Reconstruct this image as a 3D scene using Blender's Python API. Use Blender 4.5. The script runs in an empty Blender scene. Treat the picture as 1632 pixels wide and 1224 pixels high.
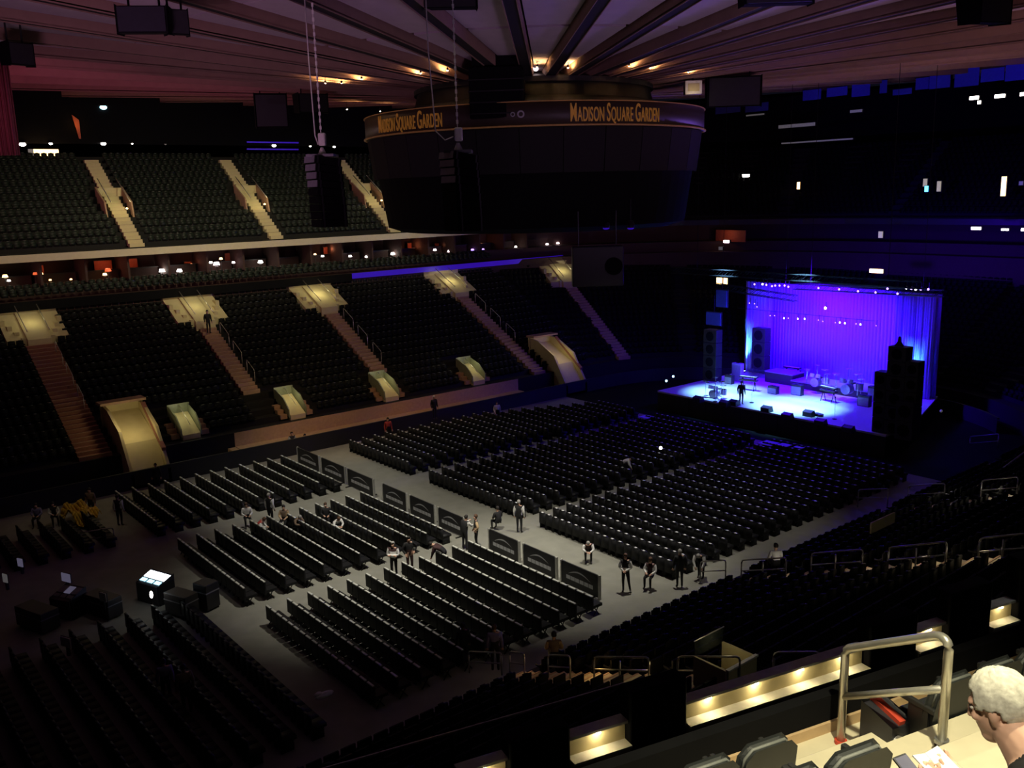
import bpy, bmesh, math, random
import numpy as np
from mathutils import Vector, Matrix

random.seed(7)
SC = bpy.context.scene
COL = SC.collection
R_ = math.radians

# ------------------------------------------------------------------ camera
FPX, CX, CY, HCAM = 1460.0, 816.0, 612.0, 17.0
def _n(v):
    v = np.array(v, float); return v / np.linalg.norm(v)
_xb = _n((2650 - CX, 255 - CY, FPX)); _yb = _n((-400 - CX, 340 - CY, FPX))
_zb = _n(np.cross(_xb, _yb)); _yb = _n(np.cross(_zb, _xb))
RM = np.stack([_xb, _yb, _zb])            # rows: world axes seen from the camera (right, down, forward)
CAM = np.array([0, 0, HCAM])
def ray(u, v): return RM @ np.array([(u - CX) / FPX, (v - CY) / FPX, 1.0])
def on_z(u, v, z): d = ray(u, v); return Vector(CAM + d * ((z - CAM[2]) / d[2]))
def on_x(u, v, x): d = ray(u, v); return Vector(CAM + d * (x / d[0]))
def on_y(u, v, y): d = ray(u, v); return Vector(CAM + d * (y / d[1]))
def at_d(u, v, dep): return Vector(CAM + ray(u, v) * dep)
def proj(p):
    c = RM.T @ (np.array(p, float) - CAM); return CX + FPX * c[0] / c[2], CY + FPX * c[1] / c[2], c[2]

cd = bpy.data.cameras.new('camera'); cam = bpy.data.objects.new('camera', cd); COL.objects.link(cam)
_r, _u, _b = RM @ (1, 0, 0), -(RM @ (0, 1, 0)), -(RM @ (0, 0, 1))
cam.matrix_world = Matrix(((_r[0], _u[0], _b[0], 0), (_r[1], _u[1], _b[1], 0), (_r[2], _u[2], _b[2], HCAM), (0, 0, 0, 1)))
cd.sensor_width = 36; cd.lens = FPX / 1632 * 36; cd.clip_end = 500; cd.clip_start = 0.05
SC.camera = cam

# ------------------------------------------------------------------ world, exposure
w = bpy.data.worlds.new('world'); SC.world = w; w.use_nodes = True
w.node_tree.nodes['Background'].inputs[0].default_value = (0.01, 0.01, 0.02, 1)
w.node_tree.nodes['Background'].inputs[1].default_value = 0.3
SC.view_settings.view_transform = 'Standard'; SC.view_settings.look = 'None'
SC.view_settings.gamma = 1; SC.view_settings.use_curve_mapping = False
SC.view_settings.exposure = 0.0

# ------------------------------------------------------------------ floor and stage light, with unseen added fill lamps
def lamp(name, kind, loc, color, power, aim=None, size=0.3, spot=60, blend=0.6, shape=None, size_y=None):
    l = bpy.data.lights.new(name, kind); l.color = color; l.energy = power
    o = bpy.data.objects.new(name, l); COL.objects.link(o); o.location = loc
    if aim is not None: o.rotation_euler = (Vector(aim) - Vector(loc)).to_track_quat('-Z', 'Y').to_euler()
    if kind == 'SPOT': l.spot_size = R_(spot); l.spot_blend = blend; l.shadow_soft_size = size
    elif kind == 'POINT': l.shadow_soft_size = size
    elif kind == 'AREA':
        l.size = size
        if size_y: l.shape = 'RECTANGLE'; l.size_y = size_y
    return o
CC = Vector((34.7, 40.3, 0))              # centre of the round ceiling
WARM, WHITE, BLUE = (1, .80, .52), (1, .93, .78), (.055, .0, 1.0)
# white work light over the rear floor seats
lamp('floor_work_light', 'SPOT', (20.5, 30, 21.6), WHITE, 17000, (22.0, 35, 0), .25, 56, 1)
lamp('floor_work_light', 'SPOT', (30, 27, 21.6), WHITE, 12000, (28.0, 29.5, 0), .25, 46, 1)
lamp('floor_work_light', 'SPOT', (20, 45, 19.6), WHITE, 7000, (23.5, 48.5, 0), .25, 54, 1)
lamp('floor_work_light', 'SPOT', (15.5, 37, 20.5), WHITE, 600, (15.0, 36, 0), .25, 50, 1)
lamp('floor_work_light', 'SPOT', (33, 55, 20.5), WHITE, 2200, (33, 48, 0), .25, 56, 1)
lamp('floor_work_light', 'SPOT', (37.5, 25.5, 21.6), WHITE, 4500, (35.0, 31, 0), .25, 54, 1)
# unseen spots added in mid-air to brighten the far stands
lamp('upper_stand_fill', 'SPOT', (26, 58, 22.0), (1, .90, .55), 4200, (27, 75, 14.5), .5, 80, .9)
lamp('upper_stand_fill', 'SPOT', (43, 60, 22.2), (1, .90, .55), 2600, (42, 75, 14.5), .5, 76, .9)
lamp('upper_stand_fill', 'SPOT', (14, 60, 22.6), (1, .90, .55), 2000, (12, 75, 14.5), .5, 76, .9)
lamp('lower_stand_fill', 'SPOT', (30, 51, 21.2), (1, .80, .5), 1600, (25, 69, 8), .5, 84, .9)
lamp('lower_stand_fill', 'SPOT', (42, 53, 22.6), (1, .80, .5), 1000, (42, 69, 8), .5, 84, .9)
# unseen lamps added to tint the ceiling: plum on the left, brown in the middle, violet on the stage side
lamp('ceiling_tint_fill', 'SPOT', (-6, 52, 15.5), (1, .22, .46), 5200, (24, 68, 26), 2.0, 80, 1)
lamp('ceiling_tint_fill', 'SPOT', (2, 24, 14.8), (.9, .44, .78), 3200, (16, 40, 24), 2.0, 80, 1)
lamp('ceiling_tint_fill', 'SPOT', (24, 12, 13.0), (.74, .44, .86), 2200, (28, 26, 24), 2.0, 90, 1)
lamp('ceiling_tint_fill', 'SPOT', (44, 8, 13.0), (.85, .45, .55), 3000, (46, 26, 24), 2.0, 100, 1)
lamp('ceiling_tint_fill', 'SPOT', (60, 18, 12.5), (.8, .45, .55), 3000, (62, 34, 25), 2.0, 100, 1)
lamp('ceiling_tint_fill', 'SPOT', (50, 30, 14.0), (.32, .14, 1.0), 3600, (37, 27, 23.5), 1.0, 64, 1)
lamp('ceiling_tint_fill', 'SPOT', (18, 64, 15.0), (.9, .5, .5), 900, (20, 46, 24), 2.0, 90, 1)
# stage light
lamp('stage_wash', 'AREA', (58.5, 39.5, 9.6), BLUE, 1500, (60.5, 39.5, 2.0), 2.0, size_y=10)
lamp('stage_wash', 'SPOT', (56.0, 39.5, 9.8), BLUE, 21000, (64.3, 39.2, 4.2), .6, 110, .9)
lamp('stage_key', 'SPOT', (55.5, 43.6, 14.0), (.26, .60, 1), 34000, (56.0, 43.0, 1.5), .3, 34, .9)
lamp('stage_key', 'SPOT', (55.5, 36.5, 14.0), (.26, .64, 1), 40000, (55.8, 36.8, 1.5), .3, 36, .9)
lamp('stage_key', 'SPOT', (57, 37, 11), (.7, .7, 1), 2600, (61.5, 37.2, 3), .2, 34, .9)
lamp('audience_blue', 'SPOT', (57, 38, 9.4), BLUE, 2000, (42, 36, 0), .8, 100, 1)
lamp('audience_blue', 'SPOT', (58, 47, 9.4), BLUE, 700, (56, 66, 6), .8, 110, 1)
lamp('audience_blue', 'SPOT', (66, 38, 9.8), BLUE, 900, (84, 40, 17), .8, 150, 1)
lamp('audience_blue', 'SPOT', (60, 30, 9.8), BLUE, 600, (84, 22, 16), .8, 140, 1)
lamp('audience_blue', 'SPOT', (62, 40, 17.5), BLUE, 2600, (86, 38, 20.5), .8, 100, 1)
lamp('audience_blue', 'SPOT', (62, 30, 17.5), BLUE, 1600, (84, 14, 20.5), .8, 90, 1)
# unseen lamps on the near stand and the camera's own tier
lamp('near_stand_fill', 'SPOT', (20, 6, 14.5), (.8, .85, .7), 110, (24, 16, 3), .4, 110, 1)
lamp('near_tier_fill', 'SPOT', (4.2, .9, 20.8), (1, .92, .60), 4200, (5.2, 2.2, 13.0), .15, 50, .8)
lamp('near_tier_fill', 'SPOT', (-.6, .2, 21.0), (1, .88, .66), 1700, (3.8, 1.8, 13.8), .15, 30, .8)  # extra fill added for the seated man's left side

# ------------------------------------------------------------------ materials
MATS = {}
def mat(name, col, rough=.7, metal=0., var=.25, scale=6., bump=.0, emit=None, estr=0., spec=.5, alpha=1., trans=0.):
    m = bpy.data.materials.new(name); m.use_nodes = True; nt = m.node_tree
    b = nt.nodes['Principled BSDF']
    b.inputs['Roughness'].default_value = rough; b.inputs['Metallic'].default_value = metal
    b.inputs['Specular IOR Level'].default_value = spec
    if trans: b.inputs['Transmission Weight'].default_value = trans
    if alpha < 1: b.inputs['Alpha'].default_value = alpha
    tc = nt.nodes.new('ShaderNodeTexCoord'); no = nt.nodes.new('ShaderNodeTexNoise')
    no.inputs['Scale'].default_value = scale; no.inputs['Detail'].default_value = 4
    nt.links.new(tc.outputs['Object'], no.inputs['Vector'])
    mx = nt.nodes.new('ShaderNodeMix'); mx.data_type = 'RGBA'
    mx.inputs['A'].default_value = (*[c * (1 - var) for c in col], 1)
    mx.inputs['B'].default_value = (*[min(1, c * (1 + var)) for c in col], 1)
    nt.links.new(no.outputs['Fac'], mx.inputs['Factor']); nt.links.new(mx.outputs['Result'], b.inputs['Base Color'])
    if bump:
        bp = nt.nodes.new('ShaderNodeBump'); bp.inputs['Strength'].default_value = bump
        nt.links.new(no.outputs['Fac'], bp.inputs['Height']); nt.links.new(bp.outputs['Normal'], b.inputs['Normal'])
    if emit:
        b.inputs['Emission Color'].default_value = (*emit, 1); b.inputs['Emission Strength'].default_value = estr
    MATS[name] = m
    return m
mat('concrete', (.23, .23, .195), .85, scale=1.2, bump=.1)
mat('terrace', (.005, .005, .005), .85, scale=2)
mat('black', (.012, .012, .013), .6)
mat('matte_black', (.006, .006, .007), .95, spec=.1)
mat('black_metal', (.02, .02, .022), .4, .6)
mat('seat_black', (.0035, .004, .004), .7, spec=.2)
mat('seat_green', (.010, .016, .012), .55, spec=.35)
mat('seat_glint', (.10, .115, .10), .35)  # highlight on the seat-back tops, put into the colour
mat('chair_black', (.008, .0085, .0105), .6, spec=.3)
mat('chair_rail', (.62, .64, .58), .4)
mat('chair_glint', (.8, .82, .85), .3)  # white stands for the glint on the front chair backs
mat('ceiling_panel', (.46, .38, .44), .9, var=.12, scale=1.5)
mat('ceiling_void', (.008, .007, .008), .95)
mat('beam_brown', (.30, .19, .145), .8, var=.2, scale=2)
mat('drum_grey', (.026, .025, .026), .95, scale=20, spec=.1)
mat('drum_black', (.006, .006, .007), .6)
mat('sign_band', (.045, .032, .022), .5)
mat('sign_gold', (.6, .30, .05), .5, emit=(1, .45, .06), estr=.05)
mat('trim_gold', (.5, .28, .10), .4, emit=(1, .45, .1), estr=.015)
mat('cream', (.62, .54, .30), .8, var=.12, scale=2)
mat('cream_wall', (.58, .50, .28), .8, var=.15, scale=1.5)
mat('stair_tan', (.40, .25, .16), .85, var=.2, scale=5)
mat('stair_edge', (.55, .38, .26), .8)
mat('stair_red', (.30, .13, .09), .85)
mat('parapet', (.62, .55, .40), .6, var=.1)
mat('ledge_tan', (.52, .36, .20), .8, var=.2)
mat('rail_metal', (.62, .60, .54), .3, .7)
mat('rail_grey', (.34, .34, .33), .35, .7)
mat('led_blue', (.01, .01, .03), .4, emit=(.08, .01, 1), estr=.28)
mat('dark_grey', (.02, .02, .03), .4)
mat('red_panel', (.45, .10, .05), .7)
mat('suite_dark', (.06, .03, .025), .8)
mat('lamp_white', (.9, .9, .9), .4, emit=(1, .92, .82), estr=9)
mat('lamp_warm', (.9, .7, .4), .4, emit=(1, .62, .25), estr=5)
mat('lamp_pink', (.9, .7, .7), .4, emit=(1, .78, .80), estr=6)
mat('lamp_red', (.8, .2, .1), .4, emit=(1, .16, .05), estr=.9)
mat('downlight', (1, .9, .7), .3, emit=(1, .80, .5), estr=30)
mat('lamp_blue', (.2, .4, 1), .4, emit=(.08, .42, 1), estr=5)
mat('lamp_cyan', (.4, .9, 1), .4, emit=(.45, .9, 1), estr=4)
mat('lamp_dim', (.5, .5, .5), .4, emit=(.8, .75, .75), estr=.07)
mat('lamp_door', (.5, .5, .4), .4, emit=(.9, .8, .5), estr=.35)
mat('glazed_side', (.22, .24, .16), .4)
mat('lamp_violet', (.5, .3, 1), .4, emit=(.40, .22, 1), estr=4)
mat('screen_blue', (.1, .2, .3), .3, emit=(.42, .80, 1), estr=2.2)
mat('screen_white', (.3, .3, .3), .3, emit=(.85, .95, 1), estr=4)
mat('screen_dim', (.1, .1, .12), .3, emit=(.55, .5, .8), estr=.12)
mat('paper', (.75, .75, .72), .8)
mat('wood_stage', (.62, .64, .68), .45, var=.08)
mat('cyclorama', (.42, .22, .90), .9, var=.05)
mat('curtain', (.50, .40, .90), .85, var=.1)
mat('gear_black', (.02, .02, .025), .5)
mat('gear_grey', (.25, .25, .28), .5)
mat('chrome', (.8, .8, .82), .15, 1)
mat('drum_shell', (.35, .3, .45), .3)
mat('banner_black', (.012, .012, .014), .6)
mat('print_grey', (.42, .43, .45), .6)
mat('frame_black', (.02, .02, .02), .5)
mat('post_grey', (.42, .42, .38), .5)
mat('skin_light', (.62, .38, .27), .6, var=.1)
mat('skin_dark', (.20, .10, .065), .6, var=.1)
mat('hair_black', (.015, .012, .01), .7)
mat('hair_brown', (.10, .05, .025), .7)
mat('hair_grey', (.35, .34, .32), .7)
mat('hair_silver', (.74, .70, .54), .85, var=.55, scale=60, bump=.9)
mat('shirt_white', (.80, .80, .78), .8, var=.05)
mat('shirt_black', (.012, .012, .013), .8)
mat('vest_maroon', (.05, .02, .02), .8)
mat('vest_black', (.015, .015, .018), .8)
mat('trousers_black', (.012, .012, .014), .8)
mat('shirt_tan', (.50, .36, .20), .8)
mat('shirt_red', (.45, .06, .05), .8)
mat('shirt_purple', (.22, .20, .40), .8)
mat('shirt_brown', (.20, .14, .10), .8)
mat('jeans', (.14, .24, .36), .8)
mat('yellow', (.75, .48, .05), .8)
mat('red_paint', (.55, .06, .03), .5)
mat('glass_dark', (.05, .06, .06), .1, alpha=.25)
mat('pillar_red', (.42, .10, .13), .7)
mat('foam_white', (.80, .78, .70), .7)
mat('tread_concrete', (.62, .56, .40), .85, var=.15, scale=4)
mat('armchair', (.020, .023, .024), .6)
mat('edge_highlight', (.16, .17, .16), .6)  # light catching the seat-back edges, modelled as a pale strip
mat('blue_cloth', (.05, .06, .35), .85)
mat('green_lamp', (.1, .6, .5), .4, emit=(.1, .9, .75), estr=.5)
mat('cable_white', (.85, .83, .75), .5)

# ------------------------------------------------------------------ helpers
class MB:
    def __init__(s): s.v, s.f, s.m = [], [], []
    def quad(s, a, b, c, d, m=0):
        i = len(s.v); s.v += [tuple(a), tuple(b), tuple(c), tuple(d)]; s.f.append((i, i + 1, i + 2, i + 3)); s.m.append(m)
        return s
    def hexa(s, p, m=0, tops=None):
        i = len(s.v); s.v += [tuple(q) for q in p]
        for k, q in enumerate(((0, 3, 2, 1), (4, 5, 6, 7), (0, 1, 5, 4), (1, 2, 6, 5), (2, 3, 7, 6), (3, 0, 4, 7))):
            s.f.append(tuple(i + j for j in q)); s.m.append(tops if (tops is not None and k == 1) else m)
        return s
    def box(s, x0, x1, y0, y1, z0, z1, m=0, tops=None):
        return s.hexa([(x0, y0, z0), (x1, y0, z0), (x1, y1, z0), (x0, y1, z0), (x0, y0, z1), (x1, y0, z1), (x1, y1, z1), (x0, y1, z1)], m, tops)
    def obox(s, c, ax, ay, az, m=0):
        c, ax, ay, az = map(Vector, (c, ax, ay, az))
        P = [c - ax - ay - az, c + ax - ay - az, c + ax + ay - az, c - ax + ay - az, c - ax - ay + az, c + ax - ay + az, c + ax + ay + az, c - ax + ay + az]
        return s.hexa(P, m)
    def tube(s, pts, r, n=8, m=0, cap=True):
        pts = [Vector(p) for p in pts]; rs = r if isinstance(r, (list, tuple)) else [r] * len(pts)
        up = Vector((0, 0, 1)); base = len(s.v)
        for i, p in enumerate(pts):
            d = (pts[min(i + 1, len(pts) - 1)] - pts[max(i - 1, 0)]).normalized()
            a = d.cross(up if abs(d.z) < .95 else Vector((1, 0, 0))).normalized(); b = d.cross(a).normalized()
            for k in range(n):
                t = 2 * math.pi * k / n; s.v.append(tuple(p + (a * math.cos(t) + b * math.sin(t)) * rs[i]))
        for i in range(len(pts) - 1):
            for k in range(n):
                q = base + i * n; k2 = (k + 1) % n
                s.f.append((q + k, q + k2, q + n + k2, q + n + k)); s.m.append(m)
        if cap:
            s.f.append(tuple(base + k for k in range(n))[::-1]); s.m.append(m)
            q = base + (len(pts) - 1) * n; s.f.append(tuple(q + k for k in range(n))); s.m.append(m)
        return s
    def lathe(s, c, prof, n=24, m=0, a0=0, a1=2 * math.pi):
        full = abs(a1 - a0 - 2 * math.pi) < 1e-6; nn = n if full else n + 1; base = len(s.v); c = Vector(c)
        for r, z in prof:
            for k in range(nn):
                t = a0 + (a1 - a0) * k / n; s.v.append((c.x + r * math.cos(t), c.y + r * math.sin(t), c.z + z))
        for i in range(len(prof) - 1):
            for k in range(n):
                k2 = (k + 1) % nn
                s.f.append((base + i * nn + k, base + i * nn + k2, base + (i + 1) * nn + k2, base + (i + 1) * nn + k)); s.m.append(m)
        return s
    def prism(s, poly, axis, lo, hi, m=0):
        def P(a, b, t): return {'x': (t, a, b), 'y': (a, t, b), 'z': (a, b, t)}[axis]
        i = len(s.v); n = len(poly)
        s.v += [P(a, b, lo) for a, b in poly] + [P(a, b, hi) for a, b in poly]
        s.f.append(tuple(range(i, i + n))); s.f.append(tuple(range(i + n, i + 2 * n))[::-1]); s.m += [m, m]
        for k in range(n):
            s.f.append((i + k, i + (k + 1) % n, i + n + (k + 1) % n, i + n + k)); s.m.append(m)
        return s
    def ball(s, c, r, m=0, n=8):
        rx, ry, rz = r if isinstance(r, (tuple, list)) else (r, r, r)
        base = len(s.v)
        for i in range(n + 1):
            ph = math.pi * i / n - math.pi / 2
            for k in range(n * 2):
                t = math.pi * k / n; s.v.append((c[0] + rx * math.cos(ph) * math.cos(t), c[1] + ry * math.cos(ph) * math.sin(t), c[2] + rz * math.sin(ph)))
        for i in range(n):
            for k in range(n * 2):
                k2 = (k + 1) % (n * 2); a = base + i * n * 2; b = a + n * 2
                s.f.append((a + k, a + k2, b + k2, b + k)); s.m.append(m)
        return s
    def mesh(s, name, mats, smooth=False):
        me = bpy.data.meshes.new(name); me.from_pydata(s.v, [], s.f)
        for q in (mats if isinstance(mats, (list, tuple)) else [mats]): me.materials.append(MATS[q])
        me.polygons.foreach_set('material_index', s.m)
        if smooth: me.polygons.foreach_set('use_smooth', [True] * len(me.polygons))
        me.validate(); me.update(); return me
    def build(s, name, mats, parent=None, smooth=False, bevel=0):
        o = put(name, s.mesh(name, mats, smooth), parent)
        if bevel:
            b = o.modifiers.new('bevel', 'BEVEL'); b.width = bevel; b.segments = 2; b.limit_method = 'ANGLE'
        return o
def put(name, me, parent=None, loc=None, rot=None):
    o = bpy.data.objects.new(name, me); COL.objects.link(o)
    if parent: o.parent = parent
    if loc is not None: o.location = loc
    if rot is not None: o.rotation_euler = rot
    return o
def tag(o, label, cat, group=None, kind=None):
    o['label'] = label; o['category'] = cat
    if group: o['group'] = group
    if kind: o['kind'] = kind
    return o
def struct(o, label=None):
    o['kind'] = 'structure'
    if label: o['label'] = label
    return o
def thing(name, label, cat, loc=(0, 0, 0), rz=0, group=None):
    return tag(put(name, None, None, loc, (0, 0, rz)), label, cat, group)
def dup(root, label=None, loc=None, rz=None):
    c = root.copy(); COL.objects.link(c)
    if label: c['label'] = label
    if loc is not None: c.location = loc
    if rz is not None: c.rotation_euler = (0, 0, rz)
    for ch in KIDS.get(root.name, list(root.children)):
        d = ch.copy(); COL.objects.link(d); d.parent = c
    return c
KIDS = {}
ONES = ['zeroth', 'first', 'second', 'third', 'fourth', 'fifth', 'sixth', 'seventh', 'eighth', 'ninth', 'tenth', 'eleventh', 'twelfth', 'thirteenth', 'fourteenth', 'fifteenth', 'sixteenth', 'seventeenth', 'eighteenth', 'nineteenth']
def ordinal(n):
    if n < 20: return ONES[n]
    t = {2: 'twent', 3: 'thirt', 4: 'fort', 5: 'fift', 6: 'sixt'}[n // 10]
    return t + 'ieth' if n % 10 == 0 else t + 'y-' + ONES[n % 10]
def mass(name, tmpl, places, mats, label, cat):
    """one mesh made of many alike pieces nobody counts one by one: places = rows of x, y, z, angle"""
    tv = np.array(tmpl.v); nf = len(tmpl.f); P = np.array(places)
    c, s_ = np.cos(P[:, 3])[:, None], np.sin(P[:, 3])[:, None]
    V = np.stack([tv[None, :, 0] * c - tv[None, :, 1] * s_ + P[:, 0:1], tv[None, :, 0] * s_ + tv[None, :, 1] * c + P[:, 1:2], tv[None, :, 2] + P[:, 2:3]], -1).reshape(-1, 3)
    F = (np.array(tmpl.f)[None] + (np.arange(len(P)) * len(tv))[:, None, None]).reshape(-1, 4)
    me = bpy.data.meshes.new(name); me.vertices.add(len(V)); me.vertices.foreach_set('co', V.ravel())
    me.loops.add(F.size); me.loops.foreach_set('vertex_index', F.ravel())
    me.polygons.add(len(F)); me.polygons.foreach_set('loop_start', np.arange(len(F)) * 4)
    me.polygons.foreach_set('material_index', np.tile(np.array(tmpl.m), len(P)))
    for q in mats: me.materials.append(MATS[q])
    me.update(calc_edges=True)
    return tag(put(name, me), label, cat, None, 'stuff')

# ================================================================== THE SETTING
struct(MB().box(-16, 72, 14, 60, -.2, 0).build('floor', 'concrete'), 'grey concrete arena floor')
m = MB(); m.lathe(CC, [(66, -1), (66, 27.4)], 72)
struct(m.build('wall_outer', 'matte_black'), 'black round outer wall behind the upper stands')

struct(MB().box(50.9, 66.3, 21.0, 56.0, 0, .012).build('added_dark_sheet', 'matte_black'), 'added black sheet darkening the floor round the stage')  # sheet added to keep the floor beside the stage dark
# ---- ceiling: dark deck with panels between 36 radial beams
deck = MB().lathe(CC, [(0, 23.2), (66, 28.6)], 72).build('ceiling', 'ceiling_void'); struct(deck, 'round ceiling of pale panels between radial beams')
RINGS = [5.2, 8.5, 14, 20.5, 28, 36.5, 46, 56, 64]
def cz(r): return 22.0 + .081 * r
half = R_(5)
for a, b in zip(RINGS[:-1], RINGS[1:]):
    a2 = a + (.16 if a == 14 else .03); b2 = b - (.16 if b == 14 else .03)
    mb = MB(); g = .06
    def pp(r, sgn, dz):
        off = (.30 + g) / r
        t = sgn * (half - min(off, half * .6)); return (r * math.cos(t), r * math.sin(t), cz(r) + .40 + dz)
    mb.hexa([pp(a2, -1, 0), pp(b2, -1, 0), pp(b2, 1, 0), pp(a2, 1, 0), pp(a2, -1, .1), pp(b2, -1, .1), pp(b2, 1, .1), pp(a2, 1, .1)])
    me = mb.mesh('panel', 'ceiling_panel')
    for k in range(36): put('panel', me, deck, CC, (0, 0, R_(-133 + 10 * k + 5)))
mb = MB()
r0, r1, hw = 5.0, 64.5, .27
mb.hexa([(r0, -hw, cz(r0)), (r1, -hw, cz(r1)), (r1, hw, cz(r1)), (r0, hw, cz(r0)), (r0, -hw, cz(r0) + .6), (r1, -hw, cz(r1) + .6), (r1, hw, cz(r1) + .6), (r0, hw, cz(r0) + .6)])
mb.m[0] = 1
beam_me = mb.mesh('beam', ['beam_brown', 'ceiling_void'])
lip = MB()
for sg in (-1, 1):
    y0, y1 = sorted((sg * hw, sg * (hw - .035)))
    lip.hexa([(r0, y0, cz(r0) - .05), (r1, y0, cz(r1) - .05), (r1, y1, cz(r1) - .05), (r0, y1, cz(r0) - .05), (r0, y0, cz(r0) + .05), (r1, y0, cz(r1) + .05), (r1, y1, cz(r1) + .05), (r0, y1, cz(r0) + .05)])
lip_me = lip.mesh('beam_lip', 'beam_brown')
for k in range(36):
    b = put('beam', beam_me, deck, CC, (0, 0, R_(-133 + 10 * k)))
    put('beam_lip', lip_me, b)

# ---- the bowl: a rounded rectangle swept into seat rows
FARY, NEARY, CORN, ENDX, X0 = 57.3, 21.5, 12.0, 68.0, -14.0
AX = ENDX - CORN
def lerp(a, b, t): return a + (b - a) * t
def path(n_arc=10):
    L = [(X0, FARY, 0, 1, 0), (AX, FARY, 0, 1, 0)]
    for i in range(1, n_arc): t = R_(90 - 90 * i / n_arc); L.append((AX + CORN * math.cos(t), FARY - CORN + CORN * math.sin(t), math.cos(t), math.sin(t), .4 * i / n_arc))
    L += [(ENDX, FARY - CORN, 1, 0, .4), (ENDX, NEARY + CORN, 1, 0, .6)]
    for i in range(1, n_arc): t = R_(-90 * i / n_arc); L.append((AX + CORN * math.cos(t), NEARY + CORN + CORN * math.sin(t), math.cos(t), math.sin(t), .6 + .4 * i / n_arc))
    L += [(AX, NEARY, 0, -1, 1), (-8, NEARY, 0, -1, 1)]
    return L
def tier(name, prof, material, label, sel=None):
    """prof(f) -> list of (t, z) across the rows; swept along the path"""
    P = path() if sel is None else sel; mb = MB(); rows = []
    for x, y, nx, ny, f in P: rows.append([(x + nx * t, y + ny * t, z) for t, z in prof(f)])
    n = len(rows[0])
    for r in rows: mb.v += r
    for i in range(len(rows) - 1):
        for k in range(n - 1):
            mb.f.append((i * n + k, (i + 1) * n + k, (i + 1) * n + k + 1, i * n + k + 1)); mb.m.append(0)
    return struct(mb.build(name, material), label)
DEP, NLOW, NUP, UT, UZ, USL = .78, 18, 13, 14.7, 13.7, .70
def lowz(f, k): return lerp(1.9, 1.4, f) + lerp(.53, .40, f) * DEP * k
def lowprof(f):
    L = [(0, 0), (0, lowz(f, 0))]
    for k in range(NLOW): L += [(.1 + DEP * (k + 1), lowz(f, k)), (.1 + DEP * (k + 1), lowz(f, k + 1))]
    return L
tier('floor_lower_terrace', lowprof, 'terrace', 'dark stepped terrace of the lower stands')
FARP = [p for p in path() if p[4] < .95]
def upprof(f):
    L = [(UT, 13.15), (UT, UZ)]
    for k in range(NUP): L += [(UT + .3 + DEP * (k + 1), UZ + USL * DEP * k), (UT + .3 + DEP * (k + 1), UZ + USL * DEP * (k + 1))]
    return L + [(UT + 16, UZ + USL * DEP * NUP)]
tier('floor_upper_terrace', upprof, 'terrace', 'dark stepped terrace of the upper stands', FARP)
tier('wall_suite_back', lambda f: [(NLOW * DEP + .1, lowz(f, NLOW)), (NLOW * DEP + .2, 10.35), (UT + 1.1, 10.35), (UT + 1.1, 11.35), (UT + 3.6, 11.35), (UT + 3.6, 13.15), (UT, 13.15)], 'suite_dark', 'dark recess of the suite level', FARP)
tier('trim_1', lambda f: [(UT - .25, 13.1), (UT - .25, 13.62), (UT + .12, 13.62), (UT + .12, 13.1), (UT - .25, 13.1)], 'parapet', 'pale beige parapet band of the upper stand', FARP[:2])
tier('trim_2', lambda f: [(UT - .25, 13.1), (UT - .25, 13.62), (UT + .12, 13.62), (UT + .12, 13.1), (UT - .25, 13.1)], 'dark_grey', 'parapet band of the end stand, darkened in its colour', FARP[1:])  # shaded copy of the beige parapet, so the blue spill stays faint
tier('wall_bulkhead', lambda f: [(UT + 11.6, 21.9), (UT + 11.6, 26.5)], 'matte_black', 'black bulkhead above the upper stand', FARP)
tier('wall_dasher', lambda f: [(-1.55, 0), (-1.55, 1.12), (-1.40, 1.12), (-1.40, .95)], 'black', 'black wall round the arena floor', FARP[:-3])
tier('floor_walkway', lambda f: [(-1.42, .95), (0, .97)], 'ledge_tan', 'tan walkway in front of the far lower stand', [(22.6, FARY, 0, 1, 0), (47, FARY, 0, 1, 0)])
tier('wall_walkway', lambda f: [(-.02, .95), (-.02, 1.9), (.06, 1.9)], 'ledge_tan', 'tan low wall behind the walkway', [(22.6, FARY, 0, 1, 0), (47, FARY, 0, 1, 0)])
# LED ribbon board below the suites, lit blue towards the stage
for i, (xa, xb, mm) in enumerate(((X0, 40, 'matte_black'), (40, AX + 9, 'led_blue'))):
    y = FARY + NLOW * DEP + .05
    o = tag(MB().box(xa, xb, y - .12, y + .04, 9.75 if i == 0 else 9.95, 10.4).build('ribbon_board', mm),
            ['dark unlit ribbon board under the suites, left end', 'glowing blue ribbon board under the suites towards the stage'][i], 'display')

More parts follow.
